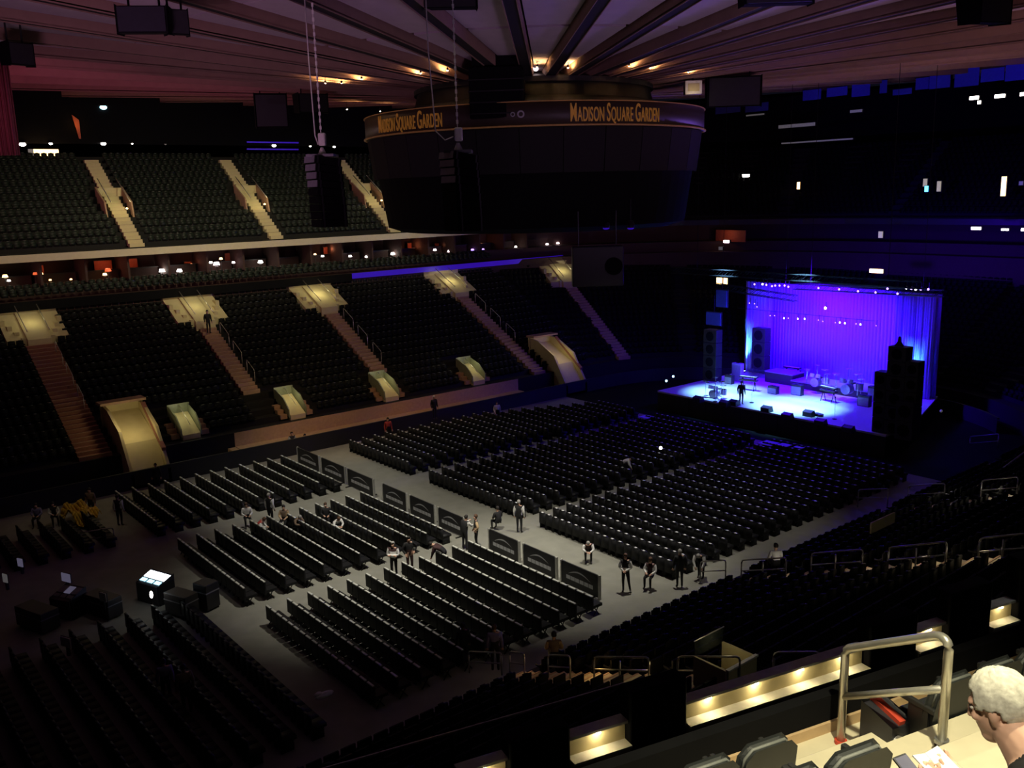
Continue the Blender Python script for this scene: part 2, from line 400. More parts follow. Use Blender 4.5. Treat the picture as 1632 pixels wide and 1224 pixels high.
# ---- rows of seats
SEAT = MB()
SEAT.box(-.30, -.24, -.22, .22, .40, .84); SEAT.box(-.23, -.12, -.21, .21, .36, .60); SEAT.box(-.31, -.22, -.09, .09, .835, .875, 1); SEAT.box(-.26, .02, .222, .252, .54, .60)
FAR_AISLE = [14.0, 25.5, 36.0, 49.6]
UP_AISLE = [10.9, 22.4, 33.8, 45.4]
NEAR_AISLE = [6.0, 17.0, 27.8, 39.0, 50.0]
FAR_VOM = [20.0, 27.5, 35.2, 43.4]
ROTN = R_(14); E1 = Vector((math.cos(ROTN), -math.sin(ROTN), 0)); NN = Vector((-math.sin(ROTN), -math.cos(ROTN), 0))   # the camera's own tier is turned 14 degrees
LOGE_T = -12.0
def row_places(t, zf, up=False):
    out = []
    ais = UP_AISLE if up else FAR_AISLE
    for i in range(int((AX - X0) / .52)):
        x = X0 + .26 + .52 * i
        if any(abs(x - a) < .95 for a in ais): continue
        if not up and any(abs(x - a) < 1.55 for a in FAR_VOM) and t < 3.4: continue
        if not up and 15.2 < x < 18.6 and t < 3.2: continue
        if not up and any(abs(x - a) < 1.9 for a in FAR_AISLE) and t > 11.0: continue
        if up and any(abs(x - a) < 1.5 for a in UP_AISLE) and UT + 3.6 < t < UT + 6.4: continue
        out.append(('far', x, FARY + t, zf(0), -math.pi / 2))
    r = CORN + t
    for (a0, a1, cy, f0, f1, nm) in ((90, 0, FARY - CORN, 0, .4, 'end'), (0, -90, NEARY + CORN, .6, 1, 'end')):
        n = int(R_(90) * r / .54)
        for i in range(n):
            ang = lerp(a0, a1, (i + .5) / n)
            if abs(((ang + 11.25) % 22.5) - 11.25) * R_(1) * r < .7 and abs(ang - 67.5) > 8: continue
            if not up and abs(ang - 74) * R_(1) * r < (2.0 if t > 10.6 else .75): continue
            f = lerp(f0, f1, (i + .5) / n); q = R_(ang)
            out.append((nm, AX + r * math.cos(q), cy + r * math.sin(q), zf(f), q + math.pi))
    for i in range(int((FARY - NEARY - 2 * CORN) / .54)):
        out.append(('end', ENDX + t, NEARY + CORN + .27 + .54 * i, zf(.5), math.pi))
    if not up:
        for i in range(int((AX + 8) / .52)):
            x = AX - .26 - .52 * i
            if any(abs(x - a) < .62 for a in NEAR_AISLE): continue
            y = NEARY - t
            if NN.x * x + NN.y * y > LOGE_T - .5: continue
            out.append(('near', x, y, zf(1), math.pi / 2))
    return out
low, upp = [], []
for k in range(NLOW):
    low += [p + (k,) for p in row_places(.1 + DEP * (k + .72), lambda f: lowz(f, k))]
for k in range(NUP):
    upp += [p + (k,) for p in row_places(UT + .3 + DEP * (k + .72), lambda f: UZ + USL * DEP * k, True)]
mass('lower_stand_seats', SEAT, [p[1:5] for p in low if p[0] == 'far'], ['seat_black', 'seat_glint'], 'rows of dark tip-up seats in the far lower stand', 'seats')
mass('upper_stand_seats', SEAT, [p[1:5] for p in upp if p[0] == 'far'], ['seat_green', 'seat_glint'], 'rows of dark green seats in the far upper stand', 'seats')
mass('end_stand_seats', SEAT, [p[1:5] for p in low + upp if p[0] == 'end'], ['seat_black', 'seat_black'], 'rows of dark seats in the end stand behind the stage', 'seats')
# near lower stand: the 300 that show largest are single seats
def inview(p, mg=0):
    u, v, d = proj(p); return d > 0 and -mg < u < 1632 + mg and -mg < v < 1224 + mg
near = [p for p in low if p[0] == 'near']
vis = sorted([p for p in near if inview((p[1], p[2], p[3] + .6))], key=lambda p: proj((p[1], p[2], p[3] + .6))[2])[:300]
vs = set(id(p) for p in vis)
mass('near_stand_seats', SEAT, [p[1:5] for p in near if id(p) not in vs], ['seat_black', 'seat_black'], 'rows of black seats further along the near lower stand', 'seats')
def seat_parts():
    r = thing('arena_seat', '', 'seat', group='black seats of the near lower stand')
    a = MB().box(-.30, -.24, -.22, .22, .40, .84).build('backrest', 'seat_black', r)
    b = MB().hexa([(-.22, -.21, .36), (-.12, -.21, .36), (-.12, .21, .36), (-.22, .21, .36), (-.24, -.21, .62), (-.17, -.21, .62), (-.17, .21, .62), (-.24, .21, .62)]).build('seat_pan', 'seat_black', r)
    KIDS[r.name] = [a, b]
    for y in (-.235, .235):
        c = MB(); c.box(-.28, .02, y - .018, y + .018, .54, .59).box(-.24, -.18, y - .015, y + .015, 0, .55); KIDS[r.name].append(c.build('armrest', 'seat_black', r))
    return r
proto = seat_parts(); first = True
for p in vis:
    x, y, z, a, k = p[1:]
    best = min(NEAR_AISLE, key=lambda q: abs(q - x)); n = int((abs(best - x) - .62) / .52) + 1
    where = {6.0: 'stair nearest the bottom left corner', 17.0: 'orange-lit stair', 27.8: 'stair with rails below the ushers', 39.0: 'stair nearest the stage', 50.0: 'far stair'}[best]
    lab = f"black arena seat, {ordinal(n)} {'right' if x > best else 'left'} of {where}, {ordinal(k + 1)} row"
    if first: proto.location = (x, y, z); proto.rotation_euler = (0, 0, a); proto['label'] = lab; first = False
    else: dup(proto, lab, (x, y, z), a)

# ---- stairs in the stands
def stair(name, x, w_, t0, t1, z0, sl, sgn, y0, mats, label, group, step=.39):
    r = thing(name, label, 'stairs', (x, y0 + sgn * t0, z0), 0, group)
    n = int((t1 - t0) / step)
    b, h = step * sgn, step * sl * .5
    sm = MB().box(-w_, w_, min(0, b), max(0, b), -.3, h); sm.box(-w_, w_, min(0, .05 * sgn), max(0, .05 * sgn), h, h + .015, 1); me = sm.mesh('step', mats)
    for i in range(n): put('step', me, r, (0, i * b, i * step * sl + .02))
    return r
def handrail(name, pts, r, label, group, material='rail_metal', mid=True, post=.85):
    """rail over the given foot points: posts, a top rail and a middle rail"""
    P = [Vector(p) for p in pts]; o = thing(name, label, 'handrail', P[0], 0, group); U = Vector((0, 0, 1)); Q = [p - P[0] for p in P]
    k = .12; d0 = (Q[1] - Q[0]).normalized(); d1 = (Q[-1] - Q[-2]).normalized()
    MB().tube([Q[0] + U * (post - k), Q[0] + U * (post - .03) + d0 * .03, Q[0] + U * post + d0 * k] + [q + U * post for q in Q[1:-1]] + [Q[-1] + U * post - d1 * k, Q[-1] + U * (post - .03) - d1 * .03, Q[-1] + U * (post - k)], r, 6).build('top_rail', material, o, True)
    if mid: MB().tube([q + U * post * .52 for q in Q], r * .8, 6).build('middle_rail', material, o, True)
    for q in Q: MB().tube([q, q + U * (post - k)], r, 6).build('post', material, o, True)
    return o
WHERE = ['at the far left', 'with the dark standing figure', 'third from the left', 'ending above the cream portal', 'towards the stage']
for i, x in enumerate(FAR_AISLE):
    long_ = i in (0, 3)
    stair('aisle_stair', x, .62 if i else .95, 0.2 if long_ else 3.4, 11.2, lowz(0, 0) + .53 * (.2 if long_ else 3.4), .53, 1, FARY, ['stair_red' if i == 0 else 'stair_tan', 'stair_edge'],
          'tan stepped aisle of the far lower stand, ' + WHERE[i], 'aisle stairs of the far lower stand')
    for j, (ta, tb) in enumerate(((9.8, 8.3), (7.6, 6.2), (5.4, 4.2))):
        handrail('aisle_handrail', [(x + .66, FARY + t, lowz(0, 0) + .53 * t + .1) for t in (ta, tb)], .025,
                 f"thin steel handrail, {['upper', 'middle', 'lower'][j]} one on the lower aisle " + WHERE[i], 'aisle handrails of the far lower stand', mid=False)
# landing portals at the top of the lower aisles: stepped cream side walls
A5 = R_(74); D5 = Vector((math.cos(A5), math.sin(A5), 0)); C5 = Vector((AX, FARY - CORN, 0))
for i, x in enumerate(FAR_AISLE + [61.5]):
    o = thing('aisle_portal', ['cream stepped portal at the head of the far left lower aisle', 'cream stepped portal behind the dark standing figure', 'cream stepped portal heading the third lower aisle', 'cream stepped portal heading the aisle above the cream tunnel', 'cream portal heading the lower aisle nearest the stage'][i], 'portal', (x, FARY + 10.9, lowz(0, 0) + .53 * 10.9), 0, 'portals of the far lower stand')
    if i == 4: o.location = C5 + D5 * (CORN + 10.9) + Vector((0, 0, lowz(0, 0) + .53 * 10.9)); o.rotation_euler = (0, 0, A5 - math.pi / 2)
    MB().hexa([(-.75, 0, -.3), (.75, 0, -.3), (.75, 3.4, -.3), (-.75, 3.4, -.3), (-.75, 0, .42), (.75, 0, .42), (.75, 3.4, 2.1), (-.75, 3.4, 2.1)]).build('landing', 'cream', o)
    for sg in (-1, 1): MB().hexa([(sg * 1.35 - .6, .4, -.3), (sg * 1.35 + .6, .4, -.3), (sg * 1.35 + .6, 3.4, -.3), (sg * 1.35 - .6, 3.4, -.3), (sg * 1.35 - .6, .4, .45), (sg * 1.35 + .6, .4, .45), (sg * 1.35 + .6, 3.4, 2.0), (sg * 1.35 - .6, 3.4, 2.0)]).build('side_bank', 'cream_wall', o)
    for sg in (-1, 1):
        wl = MB()
        for q in range(4):
            a = sg * (.75 + .3 * q); b = sg * (1.05 + .3 * q); wl.box(min(a, b), max(a, b), .3 + .55 * q, 3.3, -.2 + .3 * q, .55 + .36 * q)
        wl.build('stepped_wall', 'cream_wall', o)
        MB().tube([(sg * .7, .1, 1.0), (sg * .7, 3.2, 2.55)], .035, 6).build('rail', 'rail_metal', o, True)
    MB().box(-1.95, 1.95, 3.25, 3.4, 0, 2.3).build('back_wall', 'cream_wall', o)
    lamp('portal_light', 'POINT', (x, FARY + 12.4, lowz(0, 0) + .53 * 10.9 + 2.0) if i < 4 else C5 + D5 * (CORN + 12.4) + Vector((0, 0, lowz(0, 0) + .53 * 10.9 + 2.0)), (1, .88, .45), [16, 14, 34, 34, 30][i], size=.15)
s5 = stair('aisle_stair', 0, .6, .2, 11.0, 0, .52, 1, 0, ['stair_tan', 'stair_edge'], 'dim tan stepped aisle of the far lower stand nearest the stage', 'aisle stairs of the far lower stand')
s5.location = C5 + D5 * (CORN + .2) + Vector((0, 0, lowz(0, 0) + .12)); s5.rotation_euler = (0, 0, A5 - math.pi / 2)
# openings low in the stand: glazed sides round a lit ramp
for i, x in enumerate(FAR_VOM):
    o = thing('stair_opening', ['lit cream stair opening with glass sides, leftmost of four', 'lit cream stair opening with glass sides, second from left', 'lit cream stair opening with glass sides, third from left', 'lit cream stair opening with glass sides, nearest the stage'][i], 'stairwell', (x, FARY + .5, lowz(0, 0) + .2), 0, 'stair openings of the far lower stand')
    MB().hexa([(-.75, 0, -.4), (.75, 0, -.4), (.75, 2.6, -.4), (-.75, 2.6, -.4), (-.75, 0, .18), (.75, 0, .18), (.75, 2.6, 1.62), (-.75, 2.6, 1.62)]).build('ramp', 'cream', o)
    for sg in (-1, 1):
        MB().prism([(0, 0), (2.8, 1.3), (2.8, 2.3), (1.0, 1.7), (0, .75)], 'x', sg * .85 - .05, sg * .85 + .05).build('side_wall', 'glazed_side', o)
        st = MB()
        for q in range(3): st.box(min(sg * .95, sg * 1.6), max(sg * .95, sg * 1.6), .25 + .6 * q, .8 + .6 * q, -.1 + .3 * q, .3 + .34 * q)
        st.build('side_step', 'stair_tan', o)
    MB().box(-.95, .95, 2.7, 2.8, .8, 2.4).build('back_glass', 'glazed_side', o)
    MB().tube([(0, .2, 1.0), (0, 2.5, 2.3)], .03, 6).build('rail', 'rail_metal', o, True)
    o.scale = (.76, .76, .76)
    lamp('opening_light', 'POINT', (x, FARY + 1.4, lowz(0, 0) + 2.0), (1, .94, .55), 20, size=.2)
# two tall cream tunnels through the lower stand to the floor
for i, x in enumerate((16.6, 52.2)):
    o = thing('tunnel', ['tall cream walled tunnel down to the floor beside the red stairs', 'tall cream walled tunnel to the floor below the fourth aisle'][i], 'tunnel', (x, FARY - 1.2, 0), 0, 'tunnels to the arena floor')
    MB().hexa([(-1.0, -.35, .0), (1.0, -.35, 0), (1.0, 1.2, 0), (-1.0, 1.2, 0), (-1.0, -.35, .2), (1.0, -.35, .2), (1.0, 1.2, 2.5), (-1.0, 1.2, 2.5)]).build('front_slope', 'cream', o)
    MB().hexa([(-1.0, 1.2, .0), (1.0, 1.2, 0), (1.0, 4.2, 0), (-1.0, 4.2, 0), (-1.0, 1.2, 2.5), (1.0, 1.2, 2.5), (1.0, 4.2, 4.0), (-1.0, 4.2, 4.0)]).build('ramp', 'cream', o)
    MB().prism([(-.35, 0), (4.4, 0), (4.4, 4.5), (3.2, 4.3), (1.2, 3.3), (-.35, .9)], 'x', -1.2, -1.02).build('side_wall', 'cream_wall', o)
    MB().prism([(-.35, 0), (4.4, 0), (4.4, 4.5), (3.2, 4.3), (1.2, 3.3), (-.35, .9)], 'x', 1.02, 1.2).build('side_wall', 'cream_wall', o)
    MB().box(-1.3, 1.3, 4.2, 4.4, 0, 4.6).build('back_wall', 'cream_wall', o)
    MB().prism([(.2, 1.9), (3.4, 4.35), (3.4, 4.5), (.2, 2.1)], 'x', .95, 1.21).build('band', 'stair_red', o)
    MB().box(-1.5, 1.3, 3.4, 4.4, 4.6, 4.75).build('roof', 'stair_tan', o)
    lamp('tunnel_light', 'POINT', (x - .3, FARY - .2, 4.2), (1, .80, .40), 60 if i == 0 else 45, size=.15)
# steps at the left end of the tan walkway
o = thing('walkway_steps', 'tan wooden steps at the left end of the far walkway', 'steps', (21.6, FARY - 1.5, 0))
for q in range(4): MB().box(-.3 + .25 * q, .95, .05, 1.4, .2 * q, .25 + .24 * q).build('step', 'ledge_tan', o)
lamp('walkway_light', 'SPOT', (28, 51.5, 8), (1, .62, .30), 520, (30, 57, 1), .2, 100, .8)
lamp('walkway_light', 'SPOT', (37, 52, 8), (1, .55, .30), 300, (39, 57, 1), .2, 90, .8)

# upper stand aisles with their own openings
UW = ['leftmost', 'left of the tall hanging speaker', 'beside the smaller hanging speaker', 'nearest the scoreboard']
for i, x in enumerate(UP_AISLE):
    stair('upper_stair', x, .55, 0.4, 10.4, UZ + .1, USL, 1, FARY + UT, ['cream', 'stair_edge'], 'pale beige aisle of the far upper stand, ' + UW[i], 'aisles of the far upper stand')
    zc = UZ + USL * 4
    o = thing('upper_opening', 'pale opening with two steel rails on the upper aisle ' + UW[i], 'stairwell', (x, FARY + UT + 3.6, zc - .3), 0, 'openings in the far upper stand')
    for sg in (-1, 1):
        MB().prism([(0, -.4), (2.4, .9), (2.4, 2.1), (.3, .9)], 'x', sg * 1.0 - .06, sg * 1.0 + .06).build('side_wall', 'stair_tan', o)
        MB().tube([(sg * .72, -.3, .9), (sg * .72, 2.6, 2.75)], .04, 6).build('rail', 'rail_metal', o, True)
    MB().box(-1.0, 1.0, 2.3, 2.45, .6, 2.0).build('back_wall', 'cream', o)
    bl = MB(); bl.lathe((.35, -.5, .35), [(.0, .1), (.09, .06), (.1, -.02), (0, -.05)], 10).build('step_lamp', 'lamp_warm', o)
    lamp('upper_opening_light', 'POINT', (x + .25, FARY + UT + 3.0, zc + .6), (1, .85, .42), 26, size=.1)

# ================================================================== SUITE LEVEL of the far side
SY = FARY + UT + 1.0
def col_word(u): return 'far left' if u < 220 else 'left of centre' if u < 430 else 'below the hanging speakers' if u < 700 else 'below the scoreboard'
cnt = 0
sx = [12.5 + 3.05 * i for i in range(17)]
for i, x in enumerate(sx):
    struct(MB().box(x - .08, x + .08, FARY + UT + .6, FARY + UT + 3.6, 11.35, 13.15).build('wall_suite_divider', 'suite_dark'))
    o = thing('suite_counter', f"dark suite counter, {ordinal(i + 1)} from the left under the beige parapet", 'counter', (x + 1.5, SY + 1.5, 11.35), 0, 'counters of the suites')
    MB().box(-1.3, 1.3, -.2, .2, .62, .68).build('top', 'frame_black', o); MB().box(-1.25, 1.25, -.05, .05, 0, .62).build('front', 'suite_dark', o)
LAMPS = [(8, 440, 'lamp_warm', .16), (14, 447, 'lamp_white', .10), (56, 436, 'lamp_red', .14), (66, 436, 'lamp_warm', .10), (80, 446, 'lamp_warm', .08), (113, 445, 'lamp_warm', .08), (167, 437, 'lamp_warm', .14), (172, 430, 'lamp_red', .2), (258, 431, 'lamp_white', .20), (286, 431, 'lamp_white', .18),
         (336, 418, 'lamp_white', .12), (345, 420, 'lamp_pink', .22), (352, 412, 'lamp_warm', .12), (372, 418, 'lamp_pink', .12), (415, 417, 'lamp_white', .18), (440, 419, 'lamp_white', .14), (489, 408, 'lamp_white', .12), (502, 405, 'lamp_warm', .10), (514, 408, 'lamp_white', .12), (558, 408, 'lamp_white', .13), (584, 409, 'lamp_white', .11),
         (626, 404, 'lamp_white', .17), (677, 400, 'lamp_white', .11), (693, 398, 'lamp_pink', .14), (716, 402, 'lamp_pink', .15), (753, 399, 'lamp_violet', .13), (770, 398, 'lamp_violet', .10), (822, 393, 'lamp_white', .11), (872, 391, 'lamp_pink', .13), (889, 388, 'lamp_pink', .14), (905, 388, 'lamp_white', .10), (936, 386, 'lamp_white', .09), (951, 386, 'lamp_white', .12)]
for i, (u, v, mm, s_) in enumerate(LAMPS):
    p = on_y(u, v, SY + .6); s_ *= 1.25; p.z = max(p.z, 11.37 + s_ * .9); hp = p.z - s_ * .9 - 11.36
    o = thing('counter_lamp', f"small glowing {'white' if mm == 'lamp_white' else 'red' if mm == 'lamp_red' else 'violet' if mm == 'lamp_violet' else 'pink' if mm == 'lamp_pink' else 'amber'} lamp, {ordinal(i + 1)} from the left in the suite row", 'lamp', (p.x, p.y, p.z - s_ * .9), 0, 'lamps in the suites')
    MB().lathe((0, 0, 0), [(0, 0), (s_ * .6, .01), (s_ * .15, .04), (s_ * .12, s_ * .5)], 8).build('base', 'frame_black', o)
    MB().tube([(0, 0, -hp), (0, 0, .02)], .03, 6).build('pole', 'frame_black', o)
    MB().lathe((0, 0, s_ * .45), [(0, 0), (s_, 0), (s_ * .7, s_ * .9), (0, s_ * .95)], 10).build('shade', mm, o)
for i, (u, v, w_, h_) in enumerate([(62, 432, .7, .8), (165, 428, 1.3, 1.2), (205, 424, 1.4, 1.1), (368, 412, 1.0, .9), (300, 425, .6, .8), (520, 402, .5, .9), (653, 396, .45, 1.0), (700, 395, 1.0, .9), (760, 391, .5, 1.1), (784, 389, .5, 1.2), (880, 380, 1.3, .8)]):
    p = on_y(u, v, SY + 2.2); o = thing('red_wall_panel', f"dim red lit wall panel, {ordinal(i + 1)} from the left in the suites", 'panel', (p.x, p.y, p.z), 0, 'red wall panels in the suites')
    MB().box(-w_ / 2, w_ / 2, 0, .06, -h_ / 2, h_ / 2).build('board', 'red_panel', o)
    MB().box(-w_ / 2 - .05, w_ / 2 + .05, .02, .08, h_ / 2, h_ / 2 + .06).build('frame', 'frame_black', o)
    lamp('suite_light', 'POINT', (p.x, p.y - .8, p.z + .3), (1, .35, .16), 9, size=.1)
LS = []
for x in np.arange(X0, AX, .55):
    for q in range(2): LS.append((x, FARY + NLOW * DEP + .65 + .75 * q, 10.35 + .25 * q, -math.pi / 2))
mass('suite_front_seats', SEAT, LS, ['seat_green', 'seat_glint'], 'two rows of seats in front of the suites', 'seats')
# small hall lights along the bulkhead over the upper stand
for i, (u, v, mm, s_) in enumerate([(36, 230, 'lamp_white', .26), (81, 229, 'lamp_white', .15), (165, 229, 'lamp_white', .22), (211, 229, 'lamp_white', .09), (264, 230, 'lamp_dim', .10), (437, 232, 'lamp_white', .22), (495, 233, 'lamp_white', .12), (533, 234, 'lamp_white', .16), (165, 171, 'lamp_cyan', .30)]):
    p = on_y(u, v, FARY + UT + 11.4)
    o = thing('bulkhead_light', f"small white hall light, {ordinal(i + 1)} over the far upper stand" if i < 8 else 'bright bluish white lamp high over the far upper stand', 'light', p, 0, 'hall lights over the far upper stand')
    MB().box(-s_ * 1.2, s_ * 1.2, .0, .16, s_ * .4, s_ * .7).build('housing', 'frame_black', o); MB().ball((0, .05, 0), (s_, .06, s_ * .6), n=6).build('lens', mm, o, True)
p = on_y(70, 243, FARY + UT + 10.6)
o = thing('lit_sign_box', 'long lit cream sign box over the upper stand at left', 'sign', p); MB().box(-1.1, 1.1, 0, .2, -.25, .25).build('face', 'lamp_warm', o); MB().box(-1.15, -.75, -.02, .0, -.26, .26).build('blue_end', 'lamp_dim', o)
p = on_y(120, 203, FARY + UT + 11.4)
o = thing('amber_uplight', 'amber wall light wedge over the upper stand at left', 'light', p); MB().prism([(-.15, 1.0), (.2, -.9), (.35, -.9), (.35, .6)], 'y', 0, .1).build('glow_panel', 'red_panel', o)
lamp('amber_wall_light', 'POINT', p + Vector((0, -.5, .2)), (1, .5, .12), 8, size=.1)
for j, v in enumerate((227, 238)):
    p = on_y(435, v, FARY + UT + 11.4); tag(MB().box(p.x - 2.6, p.x + 2.6, p.y - .1, p.y, p.z - .06, p.z + .06).build('blue_light_strip', 'led_blue'), ['upper', 'lower'][j] + ' thin blue light strip over the far upper stand', 'light strip')

# red lit drape hanging at the left edge
p = on_z(8, 88, 24.0); o = thing('hanging_drape', 'tall dark red drape hanging from the ceiling at the left edge', 'drape', (p.x, p.y, 19.4))
mb = MB(); N = 26; pts = [(-1.15 + 1.2 * i / N, .10 * math.sin(i * 1.3)) for i in range(N + 1)]
for i in range(N): mb.quad((*pts[i], 0), (*pts[i + 1], 0), (*pts[i + 1], 4.6), (*pts[i], 4.6))
dr = mb.build('cloth', 'pillar_red', o, True); s_ = dr.modifiers.new('thick', 'SOLIDIFY'); s_.thickness = .03
MB().tube([(-1.2, 0, 4.6), (.1, 0, 4.6)], .05).build('bar', 'black_metal', o)
o.rotation_euler = (0, 0, -.6)

# ================================================================== END STAND LIGHTS AND BANNERS
def wall_light(name, u, v, x, wpx, hpx, mm, label, cat='light'):
    p = on_x(u, v, x); d = proj(p)[2]; w_ = wpx * d / FPX * .85; h_ = hpx * d / FPX
    o = thing(name, label, cat, p, 0, 'lights of the end stand')
    MB().box(0, .12, -w_ / 2, w_ / 2, -h_ / 2, h_ / 2).build('lens', mm, o); MB().box(.1, .3, -w_ / 2 - .08, w_ / 2 + .08, -h_ / 2 - .05, h_ / 2 + .05).build('housing', 'frame_black', o)
for a in [(1144, 280, 84, 36, 5, 'lamp_pink', 'long pinkish white light left of the end stand'), (1188, 280, 84, 15, 4, 'lamp_white', 'short white light beside the long pinkish one'),
          (1272, 296, 84, 5, 11, 'lamp_warm', 'small upright cream light, single, over the stage'), (1496, 297, 84, 7, 16, 'lamp_door', 'dim upright doorway light right of the blue lamp'), (1474, 291, 84, 7, 12, 'lamp_door', 'dim upright doorway light above the blue lamp'),
          (1476, 301, 83.7, 6, 9, 'lamp_blue', 'small bright blue lamp on the end stand'), (1599, 297, 84, 8, 30, 'lamp_warm', 'tall cream doorway light at the right of the end stand'), (1627, 292, 84, 7, 6, 'lamp_dim', 'small dim light at the right edge'),
          (1555, 364, 78, 17, 4, 'lamp_white', 'flat white light low at right, left one'), (1601, 366, 78, 12, 3, 'lamp_white', 'flat white light low at right, middle one'), (1630, 366, 78, 6, 4, 'lamp_white', 'flat white light low at right, edge one'),
          (1552, 156, 88, 16, 5, 'lamp_white', 'flat white light high at right, left one'), (1593, 153, 88, 18, 5, 'lamp_white', 'flat white light high at right, middle one'), (1629, 150, 88, 8, 5, 'lamp_white', 'flat white light high at right, edge one'), (1560, 163, 88, 5, 5, 'lamp_white', 'small round light under the high white lights'),
          (1269, 200, 88, 78, 5, 'lamp_dim', 'long dim grey light bar of the end upper stand'), (1364, 177, 88, 24, 4, 'lamp_dim', 'short dim grey light bar of the end upper stand'), (1300, 225, 86, 150, 2, 'lamp_dim', 'thin dim rail line crossing the end upper stand'), (1396, 432, 73, 26, 6, 'lamp_warm', 'flat cream light above the stage truss'),
          (1403, 374, 78, 8, 10, 'lamp_door', 'small dim square light above the stage'), (1150, 448, 73, 24, 10, 'lamp_warm', 'orange lit opening left of the stage truss'), (1157, 385, 78, 12, 4, 'lamp_pink', 'small pink lamp left of the end stand'), (1148, 396, 77, 8, 5, 'lamp_dim', 'small dim lamp under the pink lamp'), (1203, 183, 88, 40, 2, 'lamp_dim', 'faint thin light line under the blue banners')]:
    wall_light('wall_light', *a)
p = on_x(1164, 376, 79); o = thing('brown_lit_board', 'dim brown lit board left of the end stand', 'board', p); MB().box(0, .1, -1.9, 1.9, -.6, .6).build('board', 'red_panel', o); lamp('board_light', 'POINT', p + Vector((-1, 0, .2)), (1, .5, .3), 10, size=.2)
for i, (u, v, w_, h_) in enumerate([(1160, 172, 40, 16), (1206, 171, 36, 13), (1294, 151, 27, 16), (1334, 146, 30, 14), (1372, 143, 26, 20), (1408, 138, 10, 20), (1438, 146, 26, 9), (1470, 133, 18, 18), (1498, 127, 28, 26), (1541, 123, 32, 28), (1582, 119, 30, 20), (1622, 107, 30, 40)]):
    p = on_x(u, v, 82 - i * .2); d = proj(p)[2]; a, b = w_ * d / FPX * .6, h_ * d / FPX * .5
    o = thing('hanging_banner', f"dark blue hanging banner, {ordinal(i + 1)} from the left high over the end stand", 'banner', p, 0, 'banners over the end stand')
    MB().box(-.03, .03, -a, a, -b, b).build('cloth', 'blue_cloth', o); MB().tube([(0, -a - .1, b), (0, a + .1, b)], .04, 6).build('bar', 'black_metal', o)
lamp('banner_light', 'SPOT', (68, 30, 18), BLUE, 2200, (82, 24, 26), .4, 100, 1)
lamp('banner_light', 'SPOT', (70, 50, 16), BLUE, 1300, (82, 52, 25), .4, 60, 1)

# ================================================================== SCOREBOARD
SR = 9.35
sb = thing('scoreboard', 'round dark scoreboard hanging from the ceiling with gold lettering', 'scoreboard', (CC.x, CC.y, 15.0))
MB().lathe((0, 0, 0), [(0, 2.9), (8.95, 2.9), (9.15, 4.95), (0, 4.95)], 72).build('drum', 'drum_black', sb)
MB().lathe((0, 0, 0), [(SR - .25, 4.98), (SR, 4.98), (SR, 6.05), (SR - .25, 6.05)], 90).build('sign_band', 'sign_band', sb, True)
MB().lathe((0, 0, 0), [(SR + .0, 4.93), (SR + .10, 4.95), (SR + .10, 5.0), (SR, 5.02)], 90).build('lower_trim', 'trim_gold', sb)
MB().lathe((0, 0, 0), [(SR + .0, 6.03), (SR + .05, 6.04), (SR + .05, 6.07), (SR - .02, 6.08)], 90).build('upper_trim', 'trim_gold', sb)
MB().lathe((0, 0, 0), [(SR - .2, 6.02), (6.6, 6.6), (6.4, 7.4), (0, 7.4)], 60).build('roof', 'drum_black', sb)
MB().lathe((0, 0, 0), [(0, .05), (7.6, .0), (8.35, .25), (8.75, 2.9), (0, 2.9)], 60).build('lower_skirt', 'matte_black', sb)
mb = MB(); n = 28
a = math.pi / n - .002
mb.hexa([(8.9 * math.cos(a), -8.9 * math.sin(a), 2.85), (9.0 * math.cos(a), -9.0 * math.sin(a), 2.85), (9.0 * math.cos(a), 9.0 * math.sin(a), 2.85), (8.9 * math.cos(a), 8.9 * math.sin(a), 2.85),
         (9.1 * math.cos(a), -9.1 * math.sin(a), 4.9), (9.27 * math.cos(a), -9.27 * math.sin(a), 4.9), (9.27 * math.cos(a), 9.27 * math.sin(a), 4.9), (9.1 * math.cos(a), 9.1 * math.sin(a), 4.9)])
pm = mb.mesh('screen_panel', 'drum_grey')
for k in range(n): put('screen_panel', pm, sb, None, (0, 0, 2 * math.pi * k / n))
# letters: MADISON SQUARE GARDEN, twice, bent round the band
def az_of(u, z):
    best = None
    for k in range(0, 3600):
        t = 2 * math.pi * k / 3600; x, y = CC.x + SR * math.cos(t), CC.y + SR * math.sin(t)
        if (x * math.cos(t) + y * math.sin(t)) < 0:   # side that faces the camera
            e = abs(proj((x, y, z))[0] - u)
            if best is None or e < best[0]: best = (e, t)
    return best[1]
GL = {}
def glyph(ch):
    if ch not in GL:
        cu = bpy.data.curves.new('glyph', 'FONT'); cu.body = ch; cu.extrude = .02; cu.offset = .008
        o = bpy.data.objects.new('glyph', cu); COL.objects.link(o); bpy.context.view_layer.update()
        me = bpy.data.meshes.new_from_object(o.evaluated_get(bpy.context.evaluated_depsgraph_get()))
        co = np.array([v.co for v in me.vertices]); GL[ch] = (me, co[:, 0].min(), co[:, 0].max())
        bpy.data.objects.remove(o); me.materials.clear(); me.materials.append(MATS['sign_gold']); me.name = 'letter_' + ch.lower()
    return GL[ch]
TXT = 'MADISON SQUARE GARDEN'
